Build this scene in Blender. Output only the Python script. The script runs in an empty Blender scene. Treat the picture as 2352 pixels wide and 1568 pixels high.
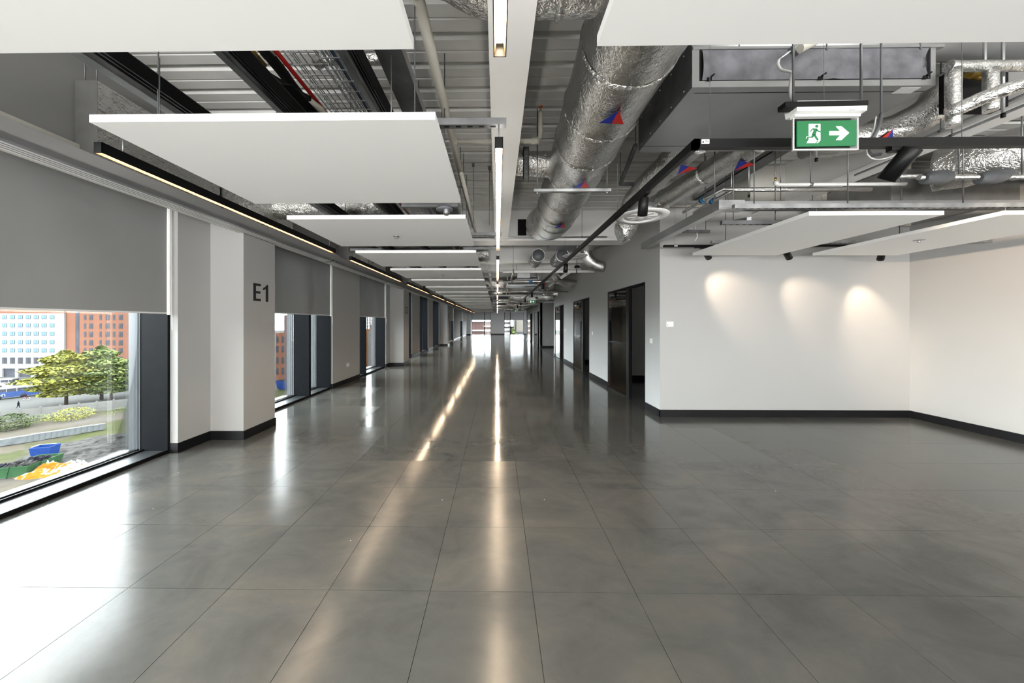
import bpy, bmesh, math, random
from mathutils import Vector, Matrix, noise
random.seed(7)
PI = math.pi
SC = bpy.context.scene
COL = SC.collection
# ---------------------------------------------------------------- camera, sky, exposure
EYE = 1.575; FPX = 748.0; CX = 1133.0; CY = 741.0; YAW = math.atan(9.0 / FPX)
cd = bpy.data.cameras.new('camera'); cam = bpy.data.objects.new('camera', cd); COL.objects.link(cam)
cam.location = (0, 0, EYE); cam.rotation_euler = (PI / 2, 0, YAW)
cd.sensor_width = 36; cd.sensor_fit = 'HORIZONTAL'; cd.lens = FPX / 2352 * 36
cd.shift_x = (1176 - CX) / 2352; cd.shift_y = -(784 - CY) / 2352
cd.clip_start = 0.03; cd.clip_end = 2000
SC.camera = cam
w = bpy.data.worlds.new('sky'); SC.world = w; w.use_nodes = True
bg = w.node_tree.nodes['Background']; bg.inputs[0].default_value = (0.93, 0.965, 1.0, 1); bg.inputs[1].default_value = 6.8
SC.view_settings.view_transform = 'Standard'; SC.view_settings.look = 'None'
SC.view_settings.gamma = 1.0; SC.view_settings.use_curve_mapping = False
SC.view_settings.exposure = 2.0
# area lamps added behind the camera, aimed upward to brighten the panel undersides
def fill_light(name, loc, rot, sx, sy, power):
    l = bpy.data.lights.new(name, 'AREA'); l.shape = 'RECTANGLE'; l.size = sx; l.size_y = sy; l.energy = power; l.color = (1.0, .985, .96)
    o = bpy.data.objects.new(name, l); COL.objects.link(o); o.location = loc; o.rotation_euler = rot
fill_light('fill_back', (1.4, -6.0, .6), (math.radians(166), 0, 0), 10.4, 1.2, 500)
fill_light('fill_side', (-3.75, -4.2, .8), (math.radians(155), 0, -PI / 2), 4.2, 1.4, 170)
SC.cycles.use_denoising = True
SC.cycles.max_bounces = 14; SC.cycles.diffuse_bounces = 8; SC.cycles.glossy_bounces = 5
SC.cycles.transparent_max_bounces = 12; SC.cycles.sample_clamp_indirect = 6.0
SC.cycles.caustics_reflective = False; SC.cycles.caustics_refractive = False

def at(px, py, Y):
    "the point of the plane at depth Y (along the corridor) that the photograph shows at px, py"
    a = (px - CX) / FPX; c, s = math.cos(YAW), math.sin(YAW)
    X = Y * (a * c - s) / (c + a * s)
    yc = -X * s + Y * c
    return Vector((X, Y, EYE + (CY - py) / FPX * yc))
GZ = -19.0                      # street level outside
def gnd(px, py):
    Y = FPX * (EYE - GZ) / (py - CY)
    for _ in range(4):
        p = at(px, py, Y); Y *= (EYE - GZ) / (EYE - p.z)
    p = at(px, py, Y); return Vector((p.x, p.y, GZ))

# ---------------------------------------------------------------- materials
MATS = {}
def newmat(name):
    m = bpy.data.materials.new(name); m.use_nodes = True
    MATS[name] = m
    return m, m.node_tree.nodes, m.node_tree.links, m.node_tree.nodes['Principled BSDF']
def ramp(N, L, src, stops):
    r = N.new('ShaderNodeValToRGB'); L.new(src, r.inputs[0])
    while len(r.color_ramp.elements) < len(stops): r.color_ramp.elements.new(0.5)
    for e, (p, c) in zip(r.color_ramp.elements, stops): e.position = p; e.color = (*c, 1)
    return r.outputs[0]
def coords(N, L, scale=(1, 1, 1), kind='Object'):
    tc = N.new('ShaderNodeTexCoord'); mp = N.new('ShaderNodeMapping'); mp.inputs['Scale'].default_value = scale
    L.new(tc.outputs[kind], mp.inputs[0]); return mp.outputs[0]
def noise_tex(N, L, vec, sc, det=3, rough=.5, dist=0):
    n = N.new('ShaderNodeTexNoise'); n.inputs['Scale'].default_value = sc; n.inputs['Detail'].default_value = det
    n.inputs['Roughness'].default_value = rough; n.inputs['Distortion'].default_value = dist
    L.new(vec, n.inputs['Vector']); return n.outputs[0]
def bump(N, L, h, b, strength, dist):
    bp = N.new('ShaderNodeBump'); bp.inputs['Strength'].default_value = strength; bp.inputs['Distance'].default_value = dist
    L.new(h, bp.inputs['Height']); L.new(bp.outputs[0], b.inputs['Normal'])
def paint(name, c, rough=.6, metal=0., var=.06, sc=3., bmp=0., bsc=60., spec=.5, kind='Object', coat=0):
    m, N, L, b = newmat(name)
    v = coords(N, L, kind=kind)
    n = noise_tex(N, L, v, sc, 3)
    lo = tuple(x * (1 - var) for x in c); hi = tuple(min(1, x * (1 + var)) for x in c)
    L.new(ramp(N, L, n, [(.3, lo), (.7, hi)]), b.inputs['Base Color'])
    b.inputs['Roughness'].default_value = rough; b.inputs['Metallic'].default_value = metal
    b.inputs['Specular IOR Level'].default_value = spec; b.inputs['Coat Weight'].default_value = coat
    if bmp: bump(N, L, noise_tex(N, L, v, bsc, 2), b, bmp, .002)
    return m
paint('wall_paint', (.43, .43, .424), .75, var=.015, sc=.6, bmp=.15, bsc=180)
paint('grey_wall', (.36, .36, .355), .8, var=.02)
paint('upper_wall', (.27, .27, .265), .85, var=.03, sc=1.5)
paint('panel_white', (.86, .86, .85), .6, var=.008, sc=.8)
paint('beam_white', (.86, .855, .84), .65, var=.04, sc=1.2, bmp=.2, bsc=40)
paint('beam_cream', (.60, .585, .54), .7, var=.05, sc=1.5)
paint('deck_white', (.70, .70, .68), .6, var=.08, sc=2.5)
paint('black_metal', (.004, .004, .0045), .42, spec=.2)
paint('black_matt', (.006, .006, .0065), .8, spec=.2)
paint('frame_dark', (.008, .009, .011), .45, var=.1, sc=8, spec=.05)
paint('sill_metal', (.035, .037, .04), .35, spec=.35)
paint('skirting_black', (.006, .006, .007), .4, spec=.3)
paint('galv', (.42, .43, .44), .42, .85, var=.25, sc=7)
paint('galv_dark', (.16, .165, .17), .45, .7, var=.3, sc=5)
paint('duct_grey', (.36, .365, .37), .40, .75, var=.12, sc=2.0)
paint('plastic_white', (.80, .80, .79), .35)
paint('plastic_cream', (.60, .58, .51), .4)
paint('plastic_grey', (.10, .105, .115), .5)
paint('filter_felt', (.13, .13, .145), .95, var=.28, sc=9, bmp=.6, bsc=90)
paint('tape_grey', (.30, .30, .295), .35, .6, var=.12, sc=6, bmp=.5, bsc=14)
paint('rubber', (.003, .003, .003), .6, spec=.2)
paint('red_paint', (.55, .02, .015), .4)
paint('red_print', (.62, .025, .02), .5); paint('blue_print', (.012, .03, .32), .5); paint('green_print', (.0, .12, .03), .5)
paint('blue_pipe', (.06, .09, .14), .4); paint('brass', (.45, .28, .06), .35, .9); paint('copper', (.5, .16, .06), .35, .9)
paint('valve_blue', (.01, .16, .42), .4); paint('paper', (.8, .8, .8), .6); paint('print_black', (.02, .02, .02), .6)
paint('grout', (.20, .20, .19), .7)
paint('carpet_dark', (.05, .05, .052), .6, var=.2, sc=4)
# outside
def OC(r, g, b, k=.16): return (r * k, g * k, b * k)   # outdoor colours darkened to offset the strong sky and exposure
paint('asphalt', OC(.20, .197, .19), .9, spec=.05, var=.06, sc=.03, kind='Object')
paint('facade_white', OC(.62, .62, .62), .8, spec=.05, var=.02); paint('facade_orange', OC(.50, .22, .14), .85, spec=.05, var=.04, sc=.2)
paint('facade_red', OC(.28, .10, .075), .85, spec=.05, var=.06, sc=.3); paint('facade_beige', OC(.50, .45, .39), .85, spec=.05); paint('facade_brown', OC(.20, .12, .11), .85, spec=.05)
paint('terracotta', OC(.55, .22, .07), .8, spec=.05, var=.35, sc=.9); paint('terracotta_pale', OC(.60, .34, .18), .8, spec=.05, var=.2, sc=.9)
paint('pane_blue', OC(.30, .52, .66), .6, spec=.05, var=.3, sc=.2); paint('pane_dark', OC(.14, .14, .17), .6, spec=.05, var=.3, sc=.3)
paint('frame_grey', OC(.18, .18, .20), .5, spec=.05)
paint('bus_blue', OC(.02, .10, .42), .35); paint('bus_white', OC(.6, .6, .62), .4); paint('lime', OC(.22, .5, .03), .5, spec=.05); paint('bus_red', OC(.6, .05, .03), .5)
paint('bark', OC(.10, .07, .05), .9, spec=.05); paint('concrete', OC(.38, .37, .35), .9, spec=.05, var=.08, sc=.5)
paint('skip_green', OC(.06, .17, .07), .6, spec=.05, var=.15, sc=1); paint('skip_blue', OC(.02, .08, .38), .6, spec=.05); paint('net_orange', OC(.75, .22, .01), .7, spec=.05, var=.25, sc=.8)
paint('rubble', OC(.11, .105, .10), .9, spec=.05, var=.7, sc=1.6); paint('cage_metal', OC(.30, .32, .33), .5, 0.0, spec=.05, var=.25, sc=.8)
paint('skin', OC(.45, .25, .18), .6, spec=.05); paint('cloth_dark', OC(.03, .03, .05), .9, spec=.05); paint('cloth_purple', OC(.08, .06, .14), .9, spec=.05); paint('cloth_red', OC(.55, .04, .03), .9, spec=.05)

def leafmat(name, a, b_):
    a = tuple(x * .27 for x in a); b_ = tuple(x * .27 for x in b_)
    m, N, L, b = newmat(name)
    g = N.new('ShaderNodeNewGeometry')
    L.new(ramp(N, L, g.outputs['Random Per Island'], [(0, a), (1, b_)]), b.inputs['Base Color'])
    b.inputs['Roughness'].default_value = .8; b.inputs['Specular IOR Level'].default_value = .03
leafmat('leaf_yellow', (.19, .22, .05), (.50, .47, .10)); leafmat('leaf_green', (.12, .18, .06), (.32, .37, .12)); leafmat('leaf_dark', (.04, .07, .03), (.12, .15, .05))

def siteground():
    m, N, L, b = newmat('site_ground')
    v = coords(N, L)
    n1 = noise_tex(N, L, v, .055, 5, .6, .6); n2 = noise_tex(N, L, v, .6, 4, .7)
    c1 = ramp(N, L, n1, [(.36, (.34, .31, .28)), (.5, (.30, .26, .20)), (.56, (.17, .20, .07)), (.68, (.27, .28, .12))])
    mx = N.new('ShaderNodeMix'); mx.data_type = 'RGBA'; mx.blend_type = 'MULTIPLY'; mx.inputs[0].default_value = .6
    L.new(c1, mx.inputs[6]); L.new(ramp(N, L, n2, [(.3, (.7, .7, .7)), (.7, (1.15, 1.12, 1.1))]), mx.inputs[7])
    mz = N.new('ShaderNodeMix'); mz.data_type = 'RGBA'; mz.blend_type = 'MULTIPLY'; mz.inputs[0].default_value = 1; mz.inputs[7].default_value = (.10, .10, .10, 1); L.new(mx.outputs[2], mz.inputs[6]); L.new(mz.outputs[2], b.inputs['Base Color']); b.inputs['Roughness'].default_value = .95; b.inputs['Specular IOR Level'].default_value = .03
siteground()
def netting():
    m, N, L, b = newmat('netting_mix')
    v = coords(N, L); n = noise_tex(N, L, v, .9, 4, .6, 1.0)
    L.new(ramp(N, L, n, [(.40, (.15, .035, .002)), (.52, (.13, .04, .004)), (.56, (.10, .08, .07)), (.66, (.12, .115, .11))]), b.inputs['Base Color'])
    b.inputs['Roughness'].default_value = .9; b.inputs['Specular IOR Level'].default_value = .05
netting()

def foil(name, rough, st, tint=(.74, .73, .71), sc=1.0):
    m, N, L, b = newmat(name)
    v = coords(N, L)
    n1 = noise_tex(N, L, v, 6.5 * sc, 5, .6, 1.2); n2 = noise_tex(N, L, v, 20 * sc, 3, .6, 2.0)
    vo = N.new('ShaderNodeTexVoronoi'); vo.feature = 'DISTANCE_TO_EDGE'; vo.inputs['Scale'].default_value = 7 * sc
    vm = N.new('ShaderNodeVectorMath'); vm.operation = 'ADD'
    nn = N.new('ShaderNodeTexNoise'); nn.inputs['Scale'].default_value = 6; L.new(v, nn.inputs['Vector'])
    L.new(v, vm.inputs[0]); L.new(nn.outputs[1], vm.inputs[1]); L.new(vm.outputs[0], vo.inputs['Vector'])
    s1 = N.new('ShaderNodeMath'); s1.operation = 'MULTIPLY'; s1.inputs[1].default_value = .5; L.new(n2, s1.inputs[0])
    s2 = N.new('ShaderNodeMath'); s2.operation = 'ADD'; L.new(n1, s2.inputs[0]); L.new(s1.outputs[0], s2.inputs[1])
    cl = N.new('ShaderNodeMath'); cl.operation = 'MINIMUM'; cl.inputs[1].default_value = .12; L.new(vo.outputs[0], cl.inputs[0])
    s3 = N.new('ShaderNodeMath'); s3.operation = 'MULTIPLY_ADD'; s3.inputs[1].default_value = 1.1; L.new(cl.outputs[0], s3.inputs[0]); L.new(s2.outputs[0], s3.inputs[2])
    bump(N, L, s3.outputs[0], b, st, .02)
    b.inputs['Base Color'].default_value = (*tint, 1); b.inputs['Metallic'].default_value = 1; b.inputs['Roughness'].default_value = rough
foil('foil', .27, .42, (.66, .655, .64), sc=1.35); foil('foil_crumpled', .23, .85, (.70, .695, .68), sc=1.0); foil('foil_dull', .24, .8, (.66, .66, .64), sc=.8)

def tilemat(name, base, r0, r1, spec):
    m, N, L, b = newmat(name)
    tc = N.new('ShaderNodeNewGeometry'); v = tc.outputs['Position']
    mp = N.new('ShaderNodeMapping'); mp.inputs['Scale'].default_value = (1, 1.6, 1); mp.inputs['Rotation'].default_value = (0, 0, .5); L.new(v, mp.inputs[0])
    n1 = noise_tex(N, L, mp.outputs[0], 1.7, 6, .62, .8); n2 = noise_tex(N, L, mp.outputs[0], 9, 6, .75, .5)
    oi = N.new('ShaderNodeObjectInfo'); ad = N.new('ShaderNodeMath'); ad.operation = 'ADD'
    L.new(oi.outputs['Random'], ad.inputs[0]); L.new(tc.outputs['Random Per Island'], ad.inputs[1])
    fr = N.new('ShaderNodeMath'); fr.operation = 'FRACT'; L.new(ad.outputs[0], fr.inputs[0])
    c1 = ramp(N, L, n1, [(.3, tuple(x * .80 for x in base)), (.5, base), (.72, (base[0] * 1.28, base[1] * 1.2, base[2] * 1.12))])
    mx = N.new('ShaderNodeMix'); mx.data_type = 'RGBA'; mx.blend_type = 'MULTIPLY'; mx.inputs[0].default_value = 1
    L.new(c1, mx.inputs[6]); L.new(ramp(N, L, fr.outputs[0], [(0, (.94, .955, .955)), (.5, (1, 1, 1)), (1, (1.05, 1.035, 1.02))]), mx.inputs[7])
    mx2 = N.new('ShaderNodeMix'); mx2.data_type = 'RGBA'; mx2.blend_type = 'MULTIPLY'; mx2.inputs[0].default_value = .5
    L.new(mx.outputs[2], mx2.inputs[6]); L.new(ramp(N, L, n2, [(.3, (.88, .88, .88)), (.7, (1.1, 1.1, 1.1))]), mx2.inputs[7])
    # bright specks of grit
    vo = N.new('ShaderNodeTexVoronoi'); vo.inputs['Scale'].default_value = 3.2; L.new(v, vo.inputs['Vector'])
    sp = N.new('ShaderNodeMath'); sp.operation = 'LESS_THAN'; sp.inputs[1].default_value = .016; L.new(vo.outputs['Distance'], sp.inputs[0])
    mx3 = N.new('ShaderNodeMix'); mx3.data_type = 'RGBA'; L.new(sp.outputs[0], mx3.inputs[0]); L.new(mx2.outputs[2], mx3.inputs[6]); mx3.inputs[7].default_value = (.5, .5, .48, 1)
    L.new(mx3.outputs[2], b.inputs['Base Color'])
    mr = N.new('ShaderNodeMapRange'); mr.inputs[1].default_value = .2; mr.inputs[2].default_value = .8; mr.inputs[3].default_value = r0; mr.inputs[4].default_value = r1
    L.new(n1, mr.inputs[0])
    rr = N.new('ShaderNodeMath'); rr.operation = 'MULTIPLY_ADD'; rr.inputs[1].default_value = .03; L.new(fr.outputs[0], rr.inputs[0]); L.new(mr.outputs[0], rr.inputs[2])
    L.new(rr.outputs[0], b.inputs['Roughness']); b.inputs['Specular IOR Level'].default_value = spec
    bump(N, L, n2, b, .03, .002)
tilemat('tile_satin', (.086, .086, .081), .16, .205, .55)
tilemat('tile_gloss', (.080, .081, .077), .07, .11, .75)

def emit(name, c, s):
    m, N, L, b = newmat(name); b.inputs['Base Color'].default_value = (*c, 1)
    b.inputs['Emission Color'].default_value = (*c, 1); b.inputs['Emission Strength'].default_value = s
emit('led_warm', (1.0, .79, .55), 30.0); emit('fill_glow', (1.0, .93, .84), 3.2); emit('lens_warm', (1.0, .85, .65), 1.0)
emit('sign_green', (.0, .085, .024), .22); emit('sign_white', (.8, .85, .8), .16)
paint('reflector', (.20, .11, .05), .6)

def glass(name, tint, gl, rough=0.0):
    m = bpy.data.materials.new(name); m.use_nodes = True; MATS[name] = m
    N, L = m.node_tree.nodes, m.node_tree.links; N.clear()
    o = N.new('ShaderNodeOutputMaterial'); t = N.new('ShaderNodeBsdfTransparent'); g = N.new('ShaderNodeBsdfGlossy'); mx = N.new('ShaderNodeMixShader')
    t.inputs[0].default_value = (*tint, 1); g.inputs['Roughness'].default_value = rough; g.inputs[0].default_value = (.95, .95, .95, 1)
    f = N.new('ShaderNodeFresnel'); f.inputs[0].default_value = 1.5
    ml = N.new('ShaderNodeMath'); ml.operation = 'MULTIPLY'; ml.inputs[1].default_value = gl; ml.use_clamp = True
    L.new(f.outputs[0], ml.inputs[0]); L.new(ml.outputs[0], mx.inputs[0]); L.new(t.outputs[0], mx.inputs[1]); L.new(g.outputs[0], mx.inputs[2]); L.new(mx.outputs[0], o.inputs[0])
glass('window_glass', (.93, .96, .95), .8); glass('door_glass', (.62, .66, .66), 1.6); glass('acrylic', (.93, .97, .95), 1.0)

def fabric(name, c, tr):
    m, N, L, b = newmat(name)
    v = coords(N, L, (1, 1, .5)); n = noise_tex(N, L, v, 1.3, 3)
    cc = ramp(N, L, n, [(.3, tuple(x * .94 for x in c)), (.7, tuple(x * 1.06 for x in c))])
    L.new(cc, b.inputs['Base Color']); b.inputs['Roughness'].default_value = .9; b.inputs['Specular IOR Level'].default_value = .2
    t = N.new('ShaderNodeBsdfTranslucent'); L.new(cc, t.inputs[0]); mx = N.new('ShaderNodeMixShader'); mx.inputs[0].default_value = tr
    L.new(b.outputs[0], mx.inputs[1]); L.new(t.outputs[0], mx.inputs[2]); L.new(mx.outputs[0], N['Material Output'].inputs[0])
fabric('blind_fabric', (.34, .34, .335), .22)
M = MATS

# ---------------------------------------------------------------- builders
class MB:
    def __init__(s): s.v = []; s.f = []; s.sm = False
    def box(s, x0, x1, y0, y1, z0, z1):
        x0, x1 = min(x0, x1), max(x0, x1); y0, y1 = min(y0, y1), max(y0, y1); z0, z1 = min(z0, z1), max(z0, z1)
        b = len(s.v)
        s.v += [(x0, y0, z0), (x1, y0, z0), (x1, y1, z0), (x0, y1, z0), (x0, y0, z1), (x1, y0, z1), (x1, y1, z1), (x0, y1, z1)]
        s.f += [(b, b + 3, b + 2, b + 1), (b + 4, b + 5, b + 6, b + 7), (b, b + 1, b + 5, b + 4), (b + 1, b + 2, b + 6, b + 5), (b + 2, b + 3, b + 7, b + 6), (b + 3, b, b + 4, b + 7)]
        return s
    def hexa(s, p):
        b = len(s.v); s.v += [tuple(q) for q in p]
        s.f += [(b, b + 3, b + 2, b + 1), (b + 4, b + 5, b + 6, b + 7), (b, b + 1, b + 5, b + 4), (b + 1, b + 2, b + 6, b + 5), (b + 2, b + 3, b + 7, b + 6), (b + 3, b, b + 4, b + 7)]
        return s
    def bar(s, a, c, wd, h, up=(0, 0, 1)):
        a, c = Vector(a), Vector(c); d = (c - a).normalized(); u = Vector(up)
        if abs(d.dot(u)) > .98: u = Vector((1, 0, 0))
        r = d.cross(u).normalized() * wd / 2; u = r.cross(d).normalized() * h / 2
        return s.hexa([a - r - u, a + r - u, c + r - u, c - r - u, a - r + u, a + r + u, c + r + u, c - r + u])
    def tube(s, pts, r, seg=12, cap=True, wob=0, wsc=3.0):
        pts = [Vector(p) for p in pts]; n = len(pts); rs = r if isinstance(r, (list, tuple)) else [r] * n
        t0 = (pts[1] - pts[0]).normalized(); u = Vector((0, 0, 1)) if abs(t0.z) < .9 else Vector((1, 0, 0))
        u = (u - t0 * u.dot(t0)).normalized(); b = len(s.v)
        for i, p in enumerate(pts):
            t = ((pts[min(i + 1, n - 1)] - pts[max(i - 1, 0)])).normalized()
            u = (u - t * u.dot(t)).normalized(); v = t.cross(u)
            for k in range(seg):
                a = 2 * PI * k / seg; q = u * math.cos(a) + v * math.sin(a); rr = rs[i]
                if wob: rr += wob * (noise.noise((p + q * rr) * wsc) + .6 * noise.noise((p + q * rr) * wsc * 2.7))
                s.v.append(tuple(p + q * rr))
        for i in range(n - 1):
            for k in range(seg):
                a = b + i * seg + k; c = b + i * seg + (k + 1) % seg
                s.f.append((a, c, c + seg, a + seg))
        if cap:
            s.f.append(tuple(b + k for k in range(seg))[::-1]); s.f.append(tuple(b + (n - 1) * seg + k for k in range(seg)))
        s.sm = True
        return s
    def prism(s, poly, axis, t0, t1):
        "poly: 2D outline in the two other axes; extruded along axis from t0 to t1"
        b = len(s.v); n = len(poly)
        def P(a, c, t): return {'x': (t, a, c), 'y': (a, t, c), 'z': (a, c, t)}[axis]
        for t in (t0, t1):
            s.v += [P(a, c, t) for a, c in poly]
        s.f.append(tuple(b + k for k in range(n))); s.f.append(tuple(b + n + k for k in range(n))[::-1])
        for k in range(n):
            j = (k + 1) % n; s.f.append((b + k, b + n + k, b + n + j, b + j))
        return s
    def disc_lathe(s, c, prof, seg=32, axis=(0, 0, 1)):
        c = Vector(c); ax = Vector(axis).normalized(); u = ax.orthogonal().normalized(); v = ax.cross(u); b = len(s.v)
        for r, h in prof:
            for k in range(seg):
                a = 2 * PI * k / seg; s.v.append(tuple(c + (u * math.cos(a) + v * math.sin(a)) * max(r, 1e-4) + ax * h))
        for i in range(len(prof) - 1):
            for k in range(seg):
                a = b + i * seg + k; d = b + i * seg + (k + 1) % seg
                s.f.append((a, d, d + seg, a + seg))
        s.sm = True
        return s
    def build(s, name, mat, parent=None, smooth=None):
        me = bpy.data.meshes.new(name); off = wloc(parent)
        me.from_pydata([(v[0] - off.x, v[1] - off.y, v[2] - off.z) for v in s.v], [], s.f); me.validate(); me.update()
        bm = bmesh.new(); bm.from_mesh(me); bmesh.ops.recalc_face_normals(bm, faces=bm.faces); bm.to_mesh(me); bm.free()
        me.materials.append(M[mat] if isinstance(mat, str) else mat)
        if (s.sm if smooth is None else smooth):
            for p in me.polygons: p.use_smooth = len(p.vertices) <= 4
        o = bpy.data.objects.new(name, me); COL.objects.link(o)
        if parent is not None: o.parent = parent
        return o
def wloc(o):
    v = Vector((0, 0, 0))
    while o is not None: v += o.location; o = o.parent
    return v
def thing(name, label, cat, loc, group=None):
    o = bpy.data.objects.new(name, None); COL.objects.link(o); o.location = loc; o.empty_display_size = .1
    o['label'] = label; o['category'] = cat
    if group: o['group'] = group
    return o
def tag(o, label, cat, group=None, kind=None):
    o['label'] = label; o['category'] = cat
    if group: o['group'] = group
    if kind: o['kind'] = kind
    return o
def struct(o, label=None):
    o['kind'] = 'structure'
    if label: o['label'] = label
    return o
def copy_tree(o, parent=None, loc=None):
    c = o.copy(); COL.objects.link(c); c.parent = parent
    if loc is not None: c.location = loc
    for ch in list(o.children): copy_tree(ch, c)
    return c
def B(*a): return MB().box(*a)
def resample(pts, step):
    pts = [Vector(p) for p in pts]; out = []
    n = len(pts)
    for i in range(n - 1):
        p0, p1, p2, p3 = pts[max(i - 1, 0)], pts[i], pts[i + 1], pts[min(i + 2, n - 1)]
        m = max(1, int((p2 - p1).length / step))
        for k in range(m):
            t = k / m
            out.append(.5 * ((2 * p1) + (p2 - p0) * t + (2 * p0 - 5 * p1 + 4 * p2 - p3) * t * t + (3 * p1 - p0 - 3 * p2 + p3) * t ** 3))
    out.append(pts[-1]); return out
ORD = ['nearest', 'second nearest', 'third nearest', 'fourth nearest', 'fifth nearest', 'sixth nearest', 'seventh nearest', 'eighth nearest', 'ninth nearest', 'tenth nearest',
       'eleventh nearest', 'twelfth nearest', 'thirteenth nearest', 'fourteenth nearest', 'fifteenth nearest', 'sixteenth nearest', 'seventeenth nearest', 'eighteenth nearest',
       'nineteenth nearest', 'twentieth nearest', 'twenty-first nearest', 'twenty-second nearest']
# ================================================================ SHELL
DECK = EYE + 2.40; YF = 43.6; YB = -6.6; XD = 2.73; XR = 6.86; YW = 5.50; GB = EYE + 1.21; WT = GB + .26
# floor: slab, then one tile per object nearest the eye, the rest joined
floor = struct(B(-4.0, 13.0, YB, YF, -.30, -.022).build('floor', 'grout'))
floor['label'] = 'dark grey slate-look floor of square tiles, glossier beyond the first rows'
TS = .6; X0 = -.393 - 7 * TS; Y0 = 1.909 - 17 * TS
tmesh = {}
def tile_obj(kind, x, y):
    if kind not in tmesh:
        g = .0014
        tmesh[kind] = B(g, TS - g, g, TS - g, -.022, 0).build('tile', kind, floor)
        o = tmesh[kind]
    else:
        o = tmesh[kind].copy(); COL.objects.link(o); o.parent = floor
    o.location = (x, y, 0)
def tilekind(x, y):
    cx, cy = x + .3, y + .3
    if cx > 3.2: return 'tile_satin'
    if cy < 3.7: return 'tile_satin'
    if cx > XD and cy > 4.9: return 'tile_satin'
    if cy < 4.9: return 'tile_gloss' if cx > -1.6 else 'tile_satin'
    if cy < 6.1: return 'tile_gloss' if (cx > -2.2 or cx < -3.4) else 'tile_satin'
    r = noise.noise(Vector((cx * .45, cy * .3, 3.1)))
    return 'tile_gloss' if (cx > -2.8 or r > -.05) else 'tile_satin'
cells = []
for i in range(30):
    for j in range(100):
        x, y = X0 + i * TS, Y0 + j * TS
        if y + TS > YF or x < -4.6: continue
        if x > XR and y < 6: continue
        cells.append((x, y))
def dist(c): return math.hypot(c[0] + .3, c[1] + .3)
def inview(c):
    x, y = c[0] + .3, c[1] + .3
    if y < 1.3 or x / y > 1.75 or x / y < -1.7: return False
    if y > YW + .3 and x > XD + .3: return False
    return True
vis = sorted([c for c in cells if inview(c)], key=dist)
near = set(vis[:297])
for c in sorted(near, key=dist): tile_obj(tilekind(*c), *c)
rest = {'tile_satin': MB(), 'tile_gloss': MB()}
for c in cells:
    if c in near: continue
    x0, x1 = max(c[0] + .0014, -3.995), min(c[0] + TS - .0014, XR + 6)
    if x1 - x0 < .01: continue
    rest[tilekind(*c)].box(x0, x1, c[1] + .0014, c[1] + TS - .0014, -.022, 0)
for k, mb in rest.items():
    o = mb.build('far_tiles', k, floor); o['kind'] = 'stuff'

# ceiling: ribbed metal deck
PER = .312
prof = [(0, 0), (.105, 0), (.112, .012), (.122, .012), (.129, 0), (.232, 0), (.246, .055), (.298, .055), (.312, 0)]
mb = MB(); ys = []
y = YB
while y < YF + .3:
    for (a, h) in prof[:-1]: ys.append((y + a, DECK + h))
    y += PER
for (yy, zz) in ys:
    mb.v += [(-4.35, yy, zz), (13.0, yy, zz)]
for i in range(len(ys) - 1): mb.f.append((2 * i, 2 * i + 1, 2 * i + 3, 2 * i + 2))
b0 = len(mb.v); mb.v += [(-4.35, YB, DECK + .2), (13., YB, DECK + .2), (13., YF + .3, DECK + .2), (-4.35, YF + .3, DECK + .2)]; mb.f.append((b0, b0 + 1, b0 + 2, b0 + 3))
ceil = struct(mb.build('ceiling', 'deck_white', smooth=False)); ceil['label'] = 'white painted ribbed metal deck above the services'

# left wall: piers between windows, with columns
def pier(y0, y1, xf, name='wall_left'):
    o = struct(B(-4.42, xf, y0, y1, 0, WT).build(name, 'wall_paint'))
    return o
PIERS = [(-2.0, -1.2, -3.90), (3.90, 5.05, -3.87), (7.72, 9.24, -3.92), (11.47, 12.62, -3.93), (14.98, 16.5, -3.93), (18.5, 19.9, -3.93), (22.0, 26.8, -3.93), (29.3, 34.5, -3.93), (37.0, YF, -3.93), (YB, -6.4, -3.9)]
for k, (a, b_, x) in enumerate(PIERS): pier(a, b_, x)
WIN = [(-6.4, -2.0), (-1.2, 3.90), (5.05, 7.72), (9.24, 11.47), (12.62, 14.98), (16.5, 18.5), (19.9, 22.0), (26.8, 29.3), (34.5, 37.0)]
MUL = {0: [-4.5], 1: [1.35], 2: [6.86], 3: [9.80], 4: [13.2], 5: [17.2], 6: [20.6], 7: [27.6], 8: [35.3]}
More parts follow.
